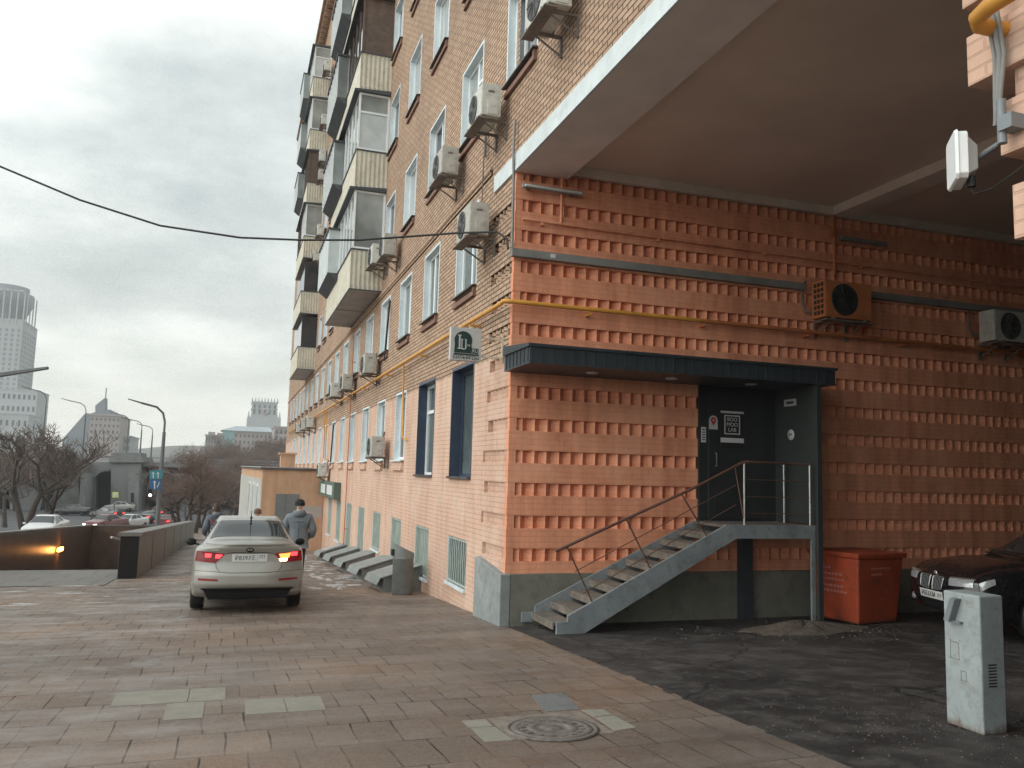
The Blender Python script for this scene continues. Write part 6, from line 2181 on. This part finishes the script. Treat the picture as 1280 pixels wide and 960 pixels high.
q.build('cornice', M['farwhite'], t, True)
Y = 330
t, a, b, zt = block('apartment_block', 'pinkish apartment block with a pale blue-grey roof below the landmark tower', 'building', 293, 340, 541, Y, M['farpink'], 9, 6, depth=18, wz=.5, ww=.4)
q = MB()
q.hexa([(a.x - 5, Y - .6, zt + .5), (b.x + 1, Y - .6, zt + .5), (b.x + 1, Y + 18, zt + .5), (a.x - 5, Y + 18, zt + .5),
        (a.x + .5, Y + 6, zt + 2.6), (b.x - 1, Y + 6, zt + 2.6), (b.x - 1, Y + 13, zt + 2.6), (a.x + .5, Y + 13, zt + 2.6)])
q.build('roof', M['farroof'], t, True)
q = MB()
q.box(a.x - 4.2, a.x - .02, Y - .2, Y + 17, -10, zt + .4)
q.build('teal_end', M['farteal'], t, True)
block('apartment_block', 'reddish apartment block end rising behind the pinkish block beside the long facade', 'building', 343, 372, 535, 300, M['farpink'], 5, 6, depth=18)
t, a, b, zt = block('apartment_block', 'cream palace-like block with tall bays left of the teal end wall', 'building', 257, 284, 545, 360, M['farpink'], 8, 4, depth=16, wz=.7, ww=.36)
MB().box(a.x + 1, a.x + 3.6, 359.5, 364, zt, zt + 1.6).box(b.x - 4, b.x - 1, 359.5, 364, zt, zt + 1.3).build('roof_bay', M['farpink'], t, True)

# ------------------------------------------------------------------ daylight
SUN_EL, SUN_AZ = R(30), R(205)          # azimuth from +y clockwise: light comes from behind and left
wd = bpy.data.worlds.new('World')
S.world = wd
wd.use_nodes = True
nt = wd.node_tree
bgn = nt.nodes['Background']
sky = N(nt, 'ShaderNodeTexSky', sky_type='NISHITA')
sky.sun_disc = False
sky.sun_elevation = SUN_EL
sky.sun_rotation = SUN_AZ + math.pi * 0
sky.air_density = 1.5
sky.dust_density = 4.0
tc = N(nt, 'ShaderNodeTexCoord')
sx = N(nt, 'ShaderNodeSeparateXYZ')
nt.links.new(tc.outputs['Generated'], sx.inputs[0])
den = math_n(nt, 'ADD', math_n(nt, 'MAXIMUM', sx.outputs[2], 0.0), 0.22)
cb = N(nt, 'ShaderNodeCombineXYZ')
nt.links.new(math_n(nt, 'DIVIDE', sx.outputs[0], den), cb.inputs[0])
nt.links.new(math_n(nt, 'DIVIDE', sx.outputs[1], den), cb.inputs[1])
cb.inputs[2].default_value = 0.7
n1 = noise(nt, 1.35, 7, 0.56, cb.outputs[0])
cloud = ramp(nt, n1, [(0.36, (0.43, 0.48, 0.485)), (0.46, (0.54, 0.59, 0.585)), (0.54, (0.68, 0.725, 0.71)), (0.64, (0.88, 0.915, 0.89))]).outputs[0]
hz = ramp(nt, sx.outputs[2], [(0.0, (1, 1, 1)), (0.05, (0.75, 0.75, 0.75)), (0.16, (0.25, 0.25, 0.25)), (0.30, (0, 0, 0))]).outputs[0]
cloud = mixc(nt, hz, cloud, (0.84, 0.85, 0.77))
# the overcast is thinner and brighter towards the low sun, behind the viewer
dt = N(nt, 'ShaderNodeVectorMath', operation='DOT_PRODUCT')
nt.links.new(tc.outputs['Generated'], dt.inputs[0])
sd = Vector((math.sin(SUN_AZ) * math.cos(SUN_EL), math.cos(SUN_AZ) * math.cos(SUN_EL), math.sin(SUN_EL)))
sd = Vector((-0.84, 0.02, 0.54)).normalized()
dt.inputs[1].default_value = Vector((-0.90, -0.20, 0.40)).normalized()
gl = math_n(nt, 'MULTIPLY_ADD', math_n(nt, 'POWER', math_n(nt, 'MAXIMUM', dt.outputs['Value'], 0.0), 1.6), 2.0, 1.0)
mul = N(nt, 'ShaderNodeVectorMath', operation='SCALE')
nt.links.new(cloud, mul.inputs[0])
nt.links.new(gl, mul.inputs['Scale'])
add = N(nt, 'ShaderNodeVectorMath', operation='MULTIPLY_ADD')
nt.links.new(sky.outputs[0], add.inputs[0])
add.inputs[1].default_value = (0.1, 0.1, 0.1)          # what of the clear sky comes through
sc10 = N(nt, 'ShaderNodeVectorMath', operation='SCALE')
nt.links.new(mul.outputs[0], sc10.inputs[0])
sc10.inputs['Scale'].default_value = 12.2
nt.links.new(sc10.outputs[0], add.inputs[2])
nt.links.new(add.outputs[0], bgn.inputs[0])
bgn.inputs[1].default_value = 0.10
sun = bpy.data.lights.new('sun', 'SUN')
sun.energy = 0.8
sun.angle = R(35)
sun.color = (1.0, 0.95, 0.88)
so = link(bpy.data.objects.new('sun', sun))
so.rotation_euler = sd.to_track_quat('Z', 'Y').to_euler()
az = math.atan2(sd.x, sd.y)
sky.sun_elevation = math.asin(sd.z)
sky.sun_rotation = az
# glow of the sodium lamp down in the underpass
pl_ = bpy.data.lights.new('underpass_lamp', 'POINT')
pl_.energy = 28
pl_.color = (1.0, 0.40, 0.10)
pl_.shadow_soft_size = 0.15
lo = link(bpy.data.objects.new('underpass_lamp', pl_))
lo.location = (-7.15, 43.4, -2.6)

hm = bpy.data.materials.new('haze_air')
hm.use_nodes = True
hn = hm.node_tree
hn.nodes.clear()
ho = hn.nodes.new('ShaderNodeOutputMaterial')
hv = hn.nodes.new('ShaderNodeVolumePrincipled')
hv.inputs['Color'].default_value = (0.93, 0.95, 0.96, 1)
hv.inputs['Density'].default_value = 0.00046
hn.links.new(hv.outputs[0], ho.inputs['Volume'])
hz_ = MB().box(-720, 620, -62, 900, -8.0, 150).build('haze', hm)
hz_['kind'] = 'stuff'
S.view_settings.view_transform = 'Standard'
S.view_settings.look = 'None'
S.view_settings.exposure = 0.0
S.view_settings.gamma = 1.0
S.view_settings.use_curve_mapping = False
S.cycles.use_denoising = True
S.cycles.denoising_prefilter = 'NONE'
S.cycles.max_bounces = 8
S.cycles.diffuse_bounces = 4
S.cycles.glossy_bounces = 3
S.cycles.sample_clamp_indirect = 4.0
